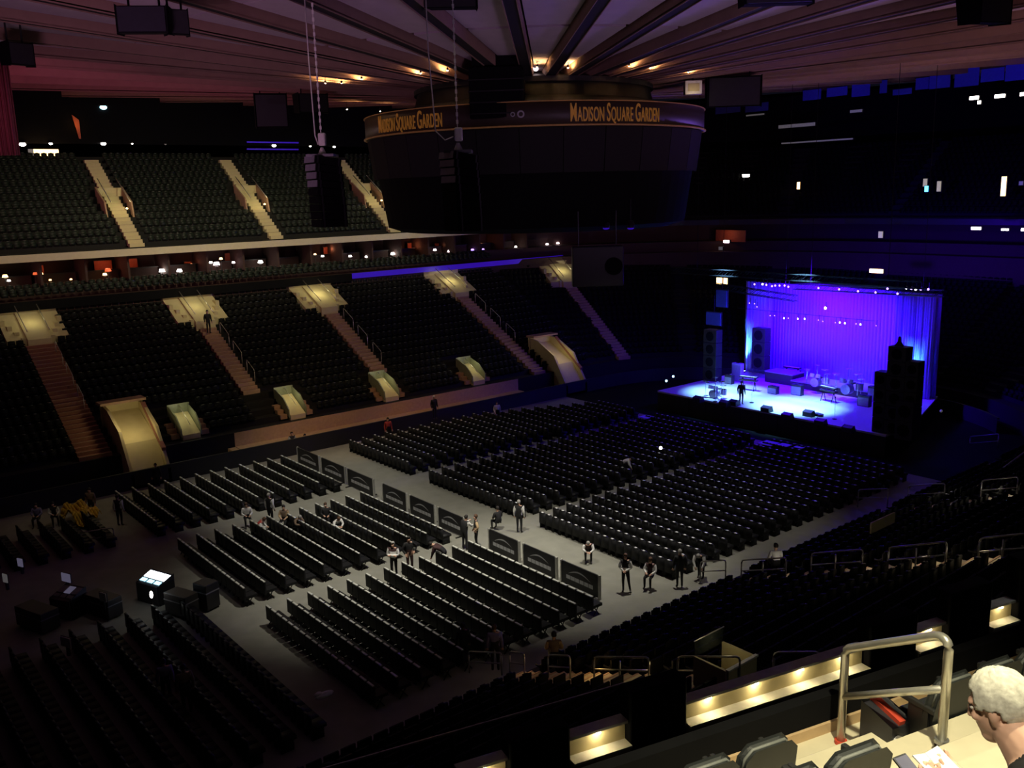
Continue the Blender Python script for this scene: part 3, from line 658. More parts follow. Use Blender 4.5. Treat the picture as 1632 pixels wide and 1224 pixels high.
def lay_text(a_start, a_end, zc):
    sizes = [1.0 if (i == 0 or TXT[i - 1] == ' ') else .78 for i in range(len(TXT))]
    wid = [(.30 if c == ' ' else (glyph(c)[2] - glyph(c)[1]) + .10) * s for c, s in zip(TXT, sizes)]
    tot = sum(wid); arc = (a_end - a_start) * SR; sxx = abs(arc) / tot; pos = 0
    HT = .84
    for c, s, w_ in zip(TXT, sizes, wid):
        if c != ' ':
            me, x0, x1 = glyph(c); t = a_start + (a_end - a_start) * (pos + w_ / 2) / tot
            o = put('letter', me, sb)
            # text x runs along +azimuth when seen from outside
            tx = Vector((-math.sin(t), math.cos(t), 0)); nz = Vector((math.cos(t), math.sin(t), 0)); kx = sxx * s; ky = HT * s / .72
            org = nz * (SR + .02) - tx * ((x0 + x1) / 2 * kx) + Vector((0, 0, zc - HT / 2))
            o.matrix_local = Matrix(((tx.x * kx, 0, nz.x, org.x), (tx.y * kx, 0, nz.y, org.y), (0, ky, 0, org.z), (0, 0, 0, 1)))
        pos += w_
zt = 20.55
aR0, aR1 = az_of(908, zt), az_of(1050, zt)
lay_text(aR0, aR1, 5.55)
aL1 = az_of(705, zt); lay_text(aL1 - (aR1 - aR0), aL1, 5.55)
# hub above the scoreboard and the black box in front of it
hub = thing('ceiling_hub', 'black round hub where the ceiling beams meet', 'hub', (CC.x, CC.y, 21.6))
MB().lathe((0, 0, 0), [(0, .75), (4.6, .75), (5.4, 1.0), (5.4, 2.0), (0, 2.0)], 48).build('ring', 'matte_black', hub)
MB().lathe((0, 0, 0), [(5.4, .9), (6.6, .65), (6.6, .9), (5.4, 1.2)], 48).build('rim', 'drum_black', hub)
p = at_d(793, 152, 43); hb = thing('hoist_box', 'black hoist box hanging in front of the scoreboard hub', 'box', (p.x, p.y, p.z), -.75)
MB().box(-1.25, 1.25, -.9, .9, -1.1, 1.2).build('body', 'matte_black', hb, bevel=.06)
MB().box(-1.1, 1.1, -.7, .7, 1.2, 2.0).build('neck', 'matte_black', hb)
for q in range(4): MB().box(-1.28, 1.28, -.93, .93, -.9 + .5 * q, -.85 + .5 * q).build('rib', 'drum_black', hb)
tg = MB(); tg.lathe((0, 0, 0), [(.14, -.02), (.2, -.02), (.2, .02), (.14, .02)], 16); q = at_d(829, 181, 41.6)
# pair of small round emblems on the band in the middle
for j, (u, s_) in enumerate(((817, .11), (830, .17))):
    t = az_of(u, zt); o = put('emblem', None, sb)
    mm = MB(); mm.lathe((0, 0, 0), [(s_ * .6, 0), (s_, 0), (s_, .03), (s_ * .6, .03), (s_ * .6, 0)], 14); bpy.data.objects.remove(o)
    o = mm.build('emblem', 'print_grey', sb); nz = Vector((math.cos(t), math.sin(t), 0)); o.matrix_local = Matrix.Translation(nz * (SR + .02) + Vector((0, 0, 5.5))) @ nz.to_track_quat('Z', 'Y').to_matrix().to_4x4()
# grey panel hanging under the scoreboard
p = at_d(952, 424, 44); o = thing('suspended_panel', 'dark grey panel hanging below the scoreboard towards the stage', 'panel', p, 0)
rt = Vector(RM @ (1, 0, 0)); rt.z = 0; rt.normalize(); fw = Vector((-rt.y, rt.x, 0))
mb = MB(); mb.obox((0, 0, 0), rt * 1.22, fw * .35, Vector((0, 0, .95))); mb.build('body', 'gear_black', o, bevel=.05)
mb = MB(); mb.tube([rt * .75 - fw * .36, rt * .75 - fw * .42], .42, 16); o2 = mb.build('round_inset', 'matte_black', o)
for sg in (-1, 1): MB().tube([rt * sg * .9 + Vector((0, 0, .95)), rt * sg * .9 + Vector((0, 0, 2.6))], .03, 6).build('hanger', 'black_metal', o)
# two blue lights under the rim
for i, u in enumerate((966, 1005)):
    p = at_d(u, 363, 45); o = thing('blue_spotlight', ['left', 'right'][i] + ' blue spotlight under the scoreboard', 'light', p)
    MB().lathe((0, 0, 0), [(0, .0), (.16, .0), (.2, .15), (.12, .35), (0, .35)], 10).build('housing', 'black_metal', o); MB().ball((0, 0, -.02), (.17, .17, .07), n=6).build('lens', 'led_blue', o)
    MB().tube([(0, 0, .3), (0, 0, 1.4)], .02, 6).build('hanger', 'black_metal', o)

# ================================================================== LINE ARRAY SPEAKERS
def line_array(u, vt, vb, dep, label, ncab, uc, cab_m):
    top = at_d(u, vt, dep); bot = at_d(u + (vb - vt) * .06, vb, dep); H = top.z - bot.z; h = H / ncab
    o = thing('line_array_speaker', label, 'speaker', bot, 0, 'hanging line array speakers')
    rtl = rt; side = fw
    w2 = 21.5 * dep / FPX
    for k in range(ncab):
        tilt = .02 + .035 * (ncab - 1 - k); ax = rtl.copy(); ang = -.16 - tilt * .25
        c = Vector((0, 0, H - h * (k + .5))) + rtl * (.10 * math.sin(k / ncab * 1.6)) 
        rz = Matrix.Rotation(.55, 3, 'Z'); fx, fy = rz @ rtl, rz @ side
        up = Vector((0, 0, 1)); fx = (fx + up * (-tilt * .5)).normalized(); up2 = fx.cross(fy)
        up2 = up2 if up2.z > 0 else -up2
        cb = MB(); cb.obox(c, fx * w2, fy * .55, up2 * h * .47); b = cb.build('cabinet', 'matte_black', o, bevel=.02)
        g = MB(); g.obox(c - fx * (w2 + .012), fx * .012, fy * .5, up2 * h * .42); g.build('grille', cab_m if k < ncab * .4 else 'matte_black', b)
        for sg in (-1, 1):
            pl = MB(); pl.obox(c + fx * (w2 * .8) * sg - fy * .56, fx * .03, fy * .012, up2 * h * .5); pl.build('rigging_plate', 'gear_black', b)
    fr = MB(); fr.obox(Vector((0, 0, H + .06)), rtl * w2 * 1.0, side * .5, Vector((0, 0, .045))); fr.build('bumper_frame', 'gear_grey', o)
    zc = 22 + .081 * math.hypot(top.x - CC.x, top.y - CC.y) - bot.z
    MB().tube([(0, 0, H + .1), (0, 0, H + .35)], [.16, .05], 8).build('hook', 'cable_white', o, True)
    mot = MB(); mot.obox(Vector((0, 0, H + .62)) + rtl * .03, rtl * .13, side * .12, Vector((0, 0, .22))); mot.build('chain_motor', 'cable_white', o, bevel=.05)
    ch = MB()
    for q in range(int((zc - H - .9) / .12)):
        z = H + .9 + .12 * q; d1, d2 = (rtl, side) if q % 2 else (side, rtl)
        ch.obox(Vector((0, 0, z)), d1 * .035, d2 * .012, Vector((0, 0, .065)))
    ch.build('chain', 'cable_white', o)
    cb = MB(); pts = [Vector((0, 0, zc)) - rtl * uc + Vector((0, 0, 0)), -rtl * uc + Vector((0, 0, zc * .62 + H * .38)), -rtl * uc * .85 + Vector((0, 0, H + .75)), -rtl * uc * .5 + Vector((0, 0, H + .45)), -rtl * .15 + Vector((0, 0, H + .55))]
    cb.tube(pts, .022, 6); cb.build('cable', 'cable_white', o, True)
    lamp('rig_light', 'SPOT', bot + Vector((0, 0, zc - .3)) - fw * .5 - rtl * .35, WARM, 40, bot + Vector((0, 0, H - .6)), .05, 30, .8)
line_array(728, 246, 368, 31, 'larger black line array speaker hanging left of the scoreboard on a chain', 10, .86, 'gear_grey')
line_array(515, 252, 362, 33, 'smaller black line array speaker hanging over the upper stand aisle', 9, .25, 'gear_grey')

# ================================================================== CEILING SPEAKER BOXES AND DOWNLIGHTS
def ceiling_box(u, v, dep, w_, h_, d_, rz, label, front='gear_black'):
    p = at_d(u, v, dep); o = thing('ceiling_speaker', label, 'speaker', p, rz, 'black speaker boxes under the ceiling')
    mb = MB(); mb.prism([(-d_, -h_), (d_ * .7, -h_ * .8), (d_, h_), (-d_, h_)], 'x', -w_, w_); mb.build('cabinet', 'matte_black', o, bevel=.05)
    MB().box(-w_ * .92, w_ * .92, -d_ - .04, -d_, -h_ * .9, h_ * .9).build('grille', front, o)
    zc = 22.3 + .081 * math.hypot(p.x - CC.x, p.y - CC.y) - p.z
    for sg in (-1, 1): MB().tube([(sg * w_ * .6, 0, h_), (sg * w_ * .6, 0, max(zc, h_ + .15))], .04, 6).build('hanger', 'black_metal', o)
ceiling_box(232, 35, 30, .80, .42, .5, -.55, 'boxy black speaker under the ceiling at upper left', 'dark_grey')
ceiling_box(280, 38, 30.4, .36, .40, .4, -.2, 'narrow black speaker beside the boxy one at upper left')
ceiling_box(26, 88, 38, .5, .45, .5, .2, 'small black speaker at the left edge below the ceiling')
ceiling_box(716, 3, 33, 1.0, .28, .5, -.6, 'flat black speaker under the ceiling at the top edge, centre left')
ceiling_box(1236, -2, 33, 1.25, .25, .5, -.7, 'wide black speaker under the ceiling at the top edge, centre right')
ceiling_box(1567, 18, 34, .70, .50, .6, -.4, 'black speaker under the ceiling at the upper right corner')
ceiling_box(432, 178, 55, .95, 1.0, .7, -.4, 'large black speaker cluster over the far upper stand')
ceiling_box(495, 166, 52, .85, .52, .6, -.2, 'pale grey fronted box beside the large speaker cluster', 'drum_grey')
ceiling_box(1168, 148, 50, 1.45, .80, .7, -.8, 'black speaker cluster right of the scoreboard')
p = at_d(1104, 140, 49); o = thing('junction_box', 'small lit cream box beside the black cluster right of the scoreboard', 'box', p, -.7); MB().box(-.45, .45, -.3, .3, -.35, .35).build('body', 'foam_white', o, bevel=.03); MB().box(-.3, .3, -.32, -.3, -.2, .2).build('cover', 'cream', o); MB().tube([(0, 0, .35), (0, 0, 1.2)], .04, 6).build('hanger', 'black_metal', o)
lamp('junction_light', 'POINT', p + Vector((-.6, -.6, -.4)), WARM, 6, size=.05)
DL = [(516, 146, 1), (545, 141, 1), (580, 134, 1), (668, 126, 1), (718, 121, 1), (861, 116, .55), (921, 117, .8), (1022, 116, .9), (1058, 120, .9), (1096, 123, 1.1), (545, 180, .9), (592, 183, .8)]
for i, (u, v, pw) in enumerate(DL):
    p = on_z(u, v, 22.5); rr = math.hypot(p.x - CC.x, p.y - CC.y); a = math.degrees(math.atan2(p.y - CC.y, p.x - CC.x)); kb = round((a + 133) / 10); ab = -133 + 10 * kb
    a2 = R_(ab) + (1 if math.cos(R_(ab)) * (-CC.y) - math.sin(R_(ab)) * (-CC.x) > 0 else -1) * .52 / rr; p = Vector((CC.x + rr * math.cos(a2), CC.y + rr * math.sin(a2), 22.76))
    o = thing('downlight', f"warm glowing ceiling downlight, {ordinal(i + 1)} of the ring from the left" if i < 10 else ['warm downlight at the far rear left', 'warm downlight at the far rear beside the scoreboard'][i - 10], 'light', p, 0, 'warm downlights of the ceiling ring')
    MB().lathe((0, 0, 0), [(0, .05), (.04, .05), (.055, .0), (.055, .12), (0, .12)], 10).build('housing', 'black_metal', o); MB().ball((0, 0, .0), (.04, .04, .03), n=6).build('lens', 'downlight', o); MB().tube([(0, 0, .12), (0, 0, .5)], .012, 6).build('stem', 'black_metal', o)
    lamp('downlight_glow', 'SPOT', p + Vector((0, 0, -.10)), (1, .58, .22), 130 * pw, p + Vector((0, 0, 1)), .06, 155, .5)
for i, (u, v) in enumerate(((854, 109), (904, 109), (673, 119), (724, 116), (729, 115))):
    p = on_z(u, v, 22.9); o = thing('ceiling_spot', ['bright bare white lamp under the ceiling right of the hub', 'second bare white lamp right of the hub', 'small white lamp above the speaker cable', 'small white lamp left of the hub, left of a pair', 'small white lamp left of the hub, right of a pair'][i], 'light', p)
    MB().ball((0, 0, 0), [.13, .11, .06, .06, .06][i], n=6).build('bulb', 'lamp_pink', o); MB().tube([(0, 0, .05), (0, 0, .8)], .015, 6).build('stem', 'black_metal', o)

# ================================================================== FLOOR CHAIRS
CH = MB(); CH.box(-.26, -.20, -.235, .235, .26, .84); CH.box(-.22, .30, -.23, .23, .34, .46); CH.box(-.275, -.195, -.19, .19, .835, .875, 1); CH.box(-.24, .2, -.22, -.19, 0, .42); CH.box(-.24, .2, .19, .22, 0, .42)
CH2 = MB(); CH2.v, CH2.f, CH2.m = list(CH.v), list(CH.f), list(CH.m)
for i in range(12, 18): CH2.m[i] = 0
CH2.box(-.275, -.19, -.07, .07, .84, .885, 1)  # small block painted as a highlight on the chair top
rear = []
BLK = {'near rear': (24.9, 33.4), 'middle rear': (35.4, 43.5), 'far rear': (46.2, 53.6)}
PITCH = .50
for r in range(12):
    x = 24.3 - .93 * r
    for nm, (ya, yb) in BLK.items():
        n = int((yb - ya) / PITCH)
        for i in range(n): rear.append((x, yb - .25 - PITCH * i, nm, r + 1, i + 1))
front = []
for j in range(22):
    x = 29.4 + .95 * j
    for ya, yb in ((25.0, 34.1), (35.7, 44.2), (45.9, 53.8)):
        if j > 12 and yb > 50: yb -= .4 * (j - 12)
        n = int((yb - ya) / PITCH)
        for i in range(n): front.append((x, yb - .25 - PITCH * i, 0, 0))
back = []
for r in range(9):
    for i in range(24):
        back.append((12.0 - 1.05 * r - .4, 36.4 - .5 * i, 0, 0))
for r in range(6):
    for i in range(9): back.append((11.6 - 1.05 * r, 51.0 - .5 * i, 0, 0))
rear_s = sorted(rear, key=lambda c: proj((c[0], c[1], .6))[2]); keep = rear_s[:300]; rest = rear_s[300:]
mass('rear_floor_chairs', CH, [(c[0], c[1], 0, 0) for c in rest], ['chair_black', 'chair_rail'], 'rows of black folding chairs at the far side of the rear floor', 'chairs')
mass('front_floor_chairs', CH2, front, ['chair_black', 'chair_glint'], 'rows of black folding chairs between barricade and stage', 'chairs')
mass('back_floor_chairs', CH, back, ['chair_black', 'chair_black'], 'dark rows of chairs at the back of the floor behind the mixing desk', 'chairs')
fc = thing('folding_chair', '', 'chair', group='black folding chairs of the rear floor')
KIDS[fc.name] = [MB().box(-.26, -.20, -.235, .235, .26, .84).build('backrest', 'chair_black', fc), MB().box(-.22, .30, -.23, .23, .34, .46).build('seat', 'chair_black', fc), MB().box(-.275, -.195, -.19, .19, .835, .875).build('top_rail', 'chair_rail', fc)]
for y in (-.205, .205):
    lg = MB(); lg.obox((-.02, y, .21), (.02, 0, 0), (0, .015, 0), (-.16, 0, .22)); lg.obox((-.02, y, .21), (.02, 0, 0), (0, .015, 0), (.17, 0, .22)); KIDS[fc.name].append(lg.build('leg_frame', 'black_metal', fc))
for i, (x, y, nm, r, k) in enumerate(keep):
    lab = f"black folding chair, {ordinal(k)} from the left, {ordinal(r)} row behind the barricade, {nm} block"
    if i == 0: fc.location = (x, y, 0); fc['label'] = lab
    else: dup(fc, lab, (x, y, 0), 0)

# ================================================================== BARRICADE
def barricade(y0, y1, label):
    L = y0 - y1; o = thing('barricade_panel', label, 'barricade', (25.4, y1, 0), 0, 'printed black barricade panels')
    MB().prism([(.0, .06), (L - .0, .06), (L, .95), (L - .12, 1.08), (.12, 1.08), (0, .95)], 'x', -.03, .03).build('banner', 'banner_black', o)
    for y in (.0, L): MB().box(-.05, .05, y - .06, y + .0 if y else .03, 0, 1.1).build('post', 'post_grey', o)
    for y in (.3, L - .3): MB().box(-.35, .35, y - .03, y + .03, 0, .05).build('foot', 'black_metal', o)
    # printed mark on the seat side: an arched stroke above a broken pale band
    for xs, sg in ((-.034, -1), (.034, 1)):
        mk = MB(); n = 14
        for i in range(n):
            a0, a1 = lerp(.20, .80, i / n), lerp(.20, .80, (i + 1) / n)
            f0, f1 = math.sin(math.pi * i / n), math.sin(math.pi * (i + 1) / n)
            mk.quad((xs, a0 * L, .60 + .18 * f0), (xs, a1 * L, .60 + .18 * f1), (xs, a1 * L, .60 + .25 * f1), (xs, a0 * L, .60 + .25 * f0))
        for i in range(6):
            a0 = .15 + .118 * i; mk.quad((xs, a0 * L, .34), (xs, (a0 + .105) * L, .34), (xs, (a0 + .105) * L, .52), (xs, a0 * L, .52))
        mk.build('printed_mark', 'print_grey', o)
names = ['far left end of the line', 'second from the left', 'third from the left, beside the left gap', 'first right of the left gap', 'second right of the left gap', 'middle of the line, beside the two ushers', 'first right of the right gap', 'second from the right end', 'right end of the line beside the ushers']
for (a, b), nm in zip([(53.9, 50.9), (50.6, 47.6), (47.3, 44.3), (43.3, 40.8), (40.5, 38.1), (37.8, 35.5), (33.5, 31.2), (30.9, 28.6), (28.3, 25.9)], names):
    barricade(a, b, 'black printed barricade panel, ' + nm)

# ================================================================== PEOPLE
STAND = dict(pel=(0, 0, .96), spi=(.01, 0, 1.12), che=(0, 0, 1.32), nec=(-.01, 0, 1.47), hb=(.01, 0, 1.56), ht=(.02, 0, 1.69),
             sl=(0, .19, 1.41), el=(-.03, .25, 1.13), wl=(.06, .26, .88), sr=(0, -.19, 1.41), er=(-.03, -.25, 1.13), wr=(.06, -.26, .88),
             hl=(0, .09, .92), kl=(.03, .10, .51), al=(-.02, .10, .08), tl=(.15, .12, .035), hr=(0, -.09, .92), kr=(.03, -.10, .51), ar=(-.02, -.10, .08), tr=(.15, -.12, .035))
def pose(**k): d = dict(STAND); d.update(k); return d
POSES = {
 'stand': STAND,
 'clasp': pose(el=(.02, .27, 1.14), wl=(.22, .05, 1.06), er=(.02, -.27, 1.14), wr=(.22, -.05, 1.04), kl=(.03, .14, .51), al=(-.02, .2, .08), tl=(.14, .26, .035)),
 'crossed': pose(el=(.06, .27, 1.13), wl=(.24, -.06, 1.18), er=(.06, -.27, 1.13), wr=(.24, .08, 1.16)),
 'hip': pose(el=(-.06, .38, 1.18), wl=(.06, .22, 1.02), er=(-.03, -.30, 1.14), wr=(.10, -.22, .96)),
 'walk': pose(kl=(.16, .09, .53), al=(.14, .09, .09), tl=(.32, .1, .06), kr=(-.02, -.09, .51), ar=(-.26, -.09, .13), tr=(-.12, -.1, .035), wl=(-.1, .27, .90), wr=(.2, -.24, .95)),
 'reach': pose(spi=(.03, 0, 1.12), che=(.08, 0, 1.31), nec=(.12, 0, 1.45), hb=(.16, 0, 1.53), ht=(.20, 0, 1.66), sl=(.09, .19, 1.40), sr=(.09, -.19, 1.40), el=(.3, .22, 1.22), wl=(.52, .16, 1.30), er=(.28, -.24, 1.18), wr=(.50, -.12, 1.16)),
 'bend': pose(pel=(-.08, 0, .92), spi=(.08, 0, 1.04), che=(.26, 0, 1.14), nec=(.40, 0, 1.17), hb=(.48, 0, 1.20), ht=(.60, 0, 1.22), sl=(.34, .19, 1.13), sr=(.34, -.19, 1.13), el=(.42, .24, .88), wl=(.50, .16, .66), er=(.44, -.24, .88), wr=(.54, -.14, .68), hl=(-.08, .09, .88), hr=(-.08, -.09, .88), kl=(.0, .10, .48), kr=(.0, -.10, .48)),
 'sit': pose(pel=(0, 0, .52), spi=(.0, 0, .68), che=(.03, 0, .88), nec=(.03, 0, 1.03), hb=(.06, 0, 1.12), ht=(.08, 0, 1.25), sl=(.03, .19, .97), sr=(.03, -.19, .97), el=(.10, .26, .72), wl=(.30, .14, .66), er=(.10, -.26, .72), wr=(.30, -.12, .68), hl=(.02, .1, .50), hr=(.02, -.1, .50), kl=(.44, .13, .50), kr=(.44, -.13, .50), al=(.42, .13, .09), ar=(.42, -.13, .09), tl=(.58, .14, .035), tr=(.58, -.14, .035)),
 'slump': pose(pel=(0, 0, .52), spi=(.10, 0, .66), che=(.26, 0, .80), nec=(.38, 0, .90), hb=(.44, 0, .96), ht=(.54, 0, 1.03), sl=(.32, .18, .87), sr=(.32, -.18, .87), el=(.42, .25, .66), wl=(.58, .10, .60), er=(.42, -.25, .66), wr=(.58, -.08, .62), hl=(.02, .1, .50), hr=(.02, -.1, .50), kl=(.44, .13, .50), kr=(.44, -.13, .50), al=(.42, .13, .09), ar=(.42, -.13, .09), tl=(.58, .14, .035), tr=(.58, -.14, .035)),
}
BONES = [('pel', 'spi', 'T'), ('spi', 'che', 'V'), ('che', 'nec', 'V'), ('nec', 'hb', 'S'), ('hb', 'ht', 'S'), ('che', 'sl', 'V'), ('che', 'sr', 'V'), ('sl', 'el', 'A'), ('el', 'wl', 'A'), ('sr', 'er', 'A'), ('er', 'wr', 'A'),
         ('pel', 'hl', 'T'), ('pel', 'hr', 'T'), ('hl', 'kl', 'T'), ('kl', 'al', 'T'), ('hr', 'kr', 'T'), ('kr', 'ar', 'T'), ('al', 'tl', 'B'), ('ar', 'tr', 'B')]
RAD = dict(pel=(.15, .13), spi=(.16, .13), che=(.185, .14), nec=(.06, .06), hb=(.078, .085), ht=(.072, .085), sl=(.09, .09), sr=(.09, .09), el=(.066, .066), er=(.066, .066), wl=(.042, .042), wr=(.042, .042),
           hl=(.10, .10), hr=(.10, .10), kl=(.066, .066), kr=(.066, .066), al=(.045, .045), ar=(.045, .045), tl=(.036, .036), tr=(.036, .036))
PM = {}
def figure_mesh(pname, J, sub=1):
    if pname in PM: return PM[pname]
    names = list(J); V = [Vector(J[k]) for k in names]; idx = {k: i for i, k in enumerate(names)}; Rr = [RAD[k] for k in names]
    E = [(idx[a], idx[b]) for a, b, _ in BONES]; seg = [(V[idx[a]], V[idx[b]], t) for a, b, t in BONES]
    def add(p, r): V.append(Vector(p)); Rr.append((r, r)); return len(V) - 1
    # nose
    hd = (V[idx['ht']] - V[idx['hb']]).normalized(); fwd = Vector((1, 0, 0)); fwd = (fwd - hd * fwd.dot(hd)).normalized()
    i = add(V[idx['hb']] * .6 + V[idx['ht']] * .4 + fwd * .105, .014); E.append((idx['hb'], i)); seg.append((V[idx['hb']], V[i], 'S'))
    # hands: palm, four fingers and a thumb
    for s_, el in (('wl', 'el'), ('wr', 'er')):
        w0 = V[idx[s_]]; d = (w0 - V[idx[el]]).normalized(); side = d.cross(Vector((0, 0, 1))); side = side.normalized() if side.length > .2 else Vector((1, 0, 0)); cur = d.cross(side)
        pm = add(w0 + d * .07, .030); E.append((idx[s_], pm)); seg.append((w0, V[pm], 'S'))
        for q, (off, ln) in enumerate(((-.032, .065), (-.011, .078), (.011, .072), (.032, .058))):
            a = add(w0 + d * .10 + side * off, .010); b = add(w0 + d * (.10 + ln * .6) + side * off * 1.2 + cur * .015, .009)
            E += [(pm, a), (a, b)]; seg.append((V[pm], V[b], 'S'))
        a = add(w0 + d * .055 + side * -.05, .011); b = add(w0 + d * .10 + side * -.072 + cur * .01, .009); E += [(pm, a), (a, b)]; seg.append((V[pm], V[b], 'S'))
    me = bpy.data.meshes.new('figure'); me.from_pydata([tuple(v) for v in V], E, []); o = bpy.data.objects.new('figure', me); COL.objects.link(o)
    sk = o.modifiers.new('skin', 'SKIN'); sk.use_smooth_shade = True
    for i, r in enumerate(Rr): me.skin_vertices[0].data[i].radius = r
    me.skin_vertices[0].data[0].use_root = True
    ss = o.modifiers.new('sub', 'SUBSURF'); ss.levels = sub; ss.render_levels = sub
    bpy.context.view_layer.update()
    out = bpy.data.meshes.new_from_object(o.evaluated_get(bpy.context.evaluated_depsgraph_get())); bpy.data.objects.remove(o)
    tags = []
    A = np.array([s[0] for s in seg]); B = np.array([s[1] for s in seg]); D = B - A; L2 = (D ** 2).sum(1) + 1e-9
    for p in out.polygons:
        c = np.array(p.center); t = np.clip(((c - A) * D).sum(1) / L2, 0, 1); dd = ((A + D * t[:, None] - c) ** 2).sum(1); tags.append(seg[int(dd.argmin())][2])
    PM[pname] = (out, tags); return PM[pname]
def hair_mesh(J):
    hb, ht = Vector(J['hb']), Vector(J['ht']); ax = (ht - hb).normalized(); fw_ = Vector((1, 0, 0)); fw_ = (fw_ - ax * fw_.dot(ax)).normalized(); sd = ax.cross(fw_)
    c = hb * .25 + ht * .75 - fw_ * .018; mb = MB(); n = 7; base = []
    for i in range(n + 1):
        ph = math.pi / 2 * (1 - 1.35 * i / n)
        for k in range(14):
            t = 2 * math.pi * k / 14; low_ = ph if math.cos(t) < .35 else max(ph, .45)
            mb.v.append(tuple(c + ax * .115 * math.sin(low_) + (fw_ * math.cos(t) * .108 + sd * math.sin(t) * .092) * math.cos(low_)))
    for i in range(n):
        for k in range(14): k2 = (k + 1) % 14; mb.f.append((i * 14 + k, i * 14 + k2, (i + 1) * 14 + k2, (i + 1) * 14 + k)); mb.m.append(0)
    return mb
def person(pname, loc, rz, label, vest='vest_black', sleeve='shirt_white', legs='trousers_black', skin='skin_light', hair='hair_black', sc=1.0, group=None):
    J = POSES[pname]; me0, tags = figure_mesh(pname, J); me = me0.copy(); me.name = 'person'; me.materials.clear()
    for q in (vest, sleeve, legs, skin, 'frame_black'): me.materials.append(MATS[q])
    ix = dict(V=0, A=1, T=2, S=3, B=4); me.polygons.foreach_set('material_index', [ix[t] for t in tags])
    o = tag(put('person', me, None, loc, (0, 0, rz)), label, 'person', group); o.scale = (sc,) * 3
    key = 'hair_' + pname + hair
    if key not in PM: PM[key] = hair_mesh(J).mesh('hair', hair, True)
    put('hair', PM[key], o)
    return o
def fpos(u, v, z=0): return on_z(u, v, z)
TOCAM = math.pi * 1.25   # facing back towards the camera side
U_ = 'ushers and staff on the arena floor'
person('stand', fpos(828, 849), .6, 'usher in white sleeves standing alone on the barricade walkway', hair='hair_grey', group=U_)
person('sit', fpos(795, 846), 1.5, 'person in dark clothes sitting beside the walkway usher', sleeve='shirt_black', hair='hair_black', group=U_)
person('reach', fpos(741, 876), .2, 'usher in white sleeves in the barricade gap, left of a pair', sleeve='shirt_white', hair='hair_black', group=U_)
person('hip', fpos(760, 874), 2.6, 'person in a tan top in the barricade gap, right of a pair', vest='vest_black', sleeve='shirt_tan', hair='hair_brown', group=U_)
person('crossed', fpos(629, 921), TOCAM, 'usher in white sleeves with arms folded in the rear aisle', vest='vest_maroon', hair='hair_grey', group=U_)
person('hip', fpos(654, 912), TOCAM + .5, 'person in a dark dress with hand on hip in the rear aisle', vest='shirt_black', sleeve='shirt_black', legs='vest_maroon', group=U_)
person('bend', fpos(707, 908), 2.2, 'person in a dark maroon vest leaning among the rear chairs', vest='vest_maroon', sleeve='vest_maroon', group=U_)
person('slump', fpos(938, 892), TOCAM, 'usher slumped forward on a front row chair behind the barricade', vest='vest_maroon', sleeve='shirt_white', hair='hair_grey', group=U_)
person('clasp', fpos(997, 943), TOCAM - .2, 'usher in white sleeves with hands clasped, leftmost of four', vest='vest_black', hair='hair_brown', group=U_)
person('sit', fpos(1040, 938) + Vector((0, .1, .12)), TOCAM - .4, 'usher perched on a stool with sleeves white, second of four', vest='vest_maroon', hair='hair_brown', group=U_)
person('stand', fpos(1083, 936), .9, 'man in a dark jacket seen from behind, third of four', vest='vest_black', sleeve='vest_black', hair='hair_grey', group=U_)
person('bend', fpos(1117, 920), 3.6, 'usher leaning towards the others, rightmost of four', vest='vest_black', sleeve='shirt_white', hair='hair_grey', group=U_)
for (u, v, ps, rz, lab, vs_, sl, hr) in [(395, 838, 'sit', 4.4, 'usher in white shirt seated at the left of the resting group', 'shirt_white', 'shirt_white', 'hair_brown'), (432, 836, 'stand', .5, 'usher in dark vest and white sleeves standing behind the resting group', 'vest_black', 'shirt_white', 'hair_grey'),
      (408, 858, 'slump', 5.6, 'person in red and white reclining in front of the resting group', 'shirt_red', 'shirt_white', 'hair_brown'), (455, 842, 'sit', 4.0, 'person in brown seated in the middle of the resting group', 'shirt_brown', 'shirt_tan', 'hair_black'),
      (472, 850, 'slump', 4.8, 'person in a brown jacket bent forward in the resting group', 'shirt_brown', 'shirt_brown', 'hair_grey'), (536, 852, 'slump', 4.6, 'usher in a bright white shirt bending over the chairs', 'shirt_white', 'shirt_white', 'hair_brown'), (521, 838, 'sit', 4.2, 'person with reddish hair seated behind the bending usher', 'vest_black', 'vest_black', 'hair_brown')]:
    person(ps, fpos(u, v), rz, lab, vs_, sl, hair=hr, group=U_)
G2 = 'people in the dark around the floor'
person('stand', fpos(192, 838), .8, 'usher in white sleeves walking at the dark left side', sleeve='shirt_white', group=G2)
person('sit', fpos(88, 836), 4.6, 'person in white sleeves seated at the dark left side', sleeve='shirt_white', group=G2)
person('sit', fpos(62, 838), 4.2, 'person in a purple shirt seated at the far left', vest='shirt_purple', sleeve='shirt_purple', group=G2)
person('stand', fpos(148, 826), 4.0, 'dark reddish figure standing behind the yellow sheet', vest='shirt_brown', sleeve='shirt_brown', group=G2)
person('stand', on_y(252, 782, FARY - 1.9), 4.2, 'dark figure standing beside the cream tunnel', vest='shirt_black', sleeve='shirt_black', group=G2)
person('sit', on_y(466, 712, FARY - 1.0) + Vector((0, 0, -.25)), 4.7, 'person in black and white leaning on the tan walkway', sleeve='print_grey', group=G2)
person('sit', on_y(487, 715, FARY - .7) + Vector((0, 0, -.25)), 4.5, 'person with a pale top on the tan walkway', vest='shirt_tan', sleeve='shirt_white', group=G2)
person('stand', fpos(620, 704), 4.5, 'figure in a dull red top by the far wall', vest='shirt_red', sleeve='shirt_red', group=G2)
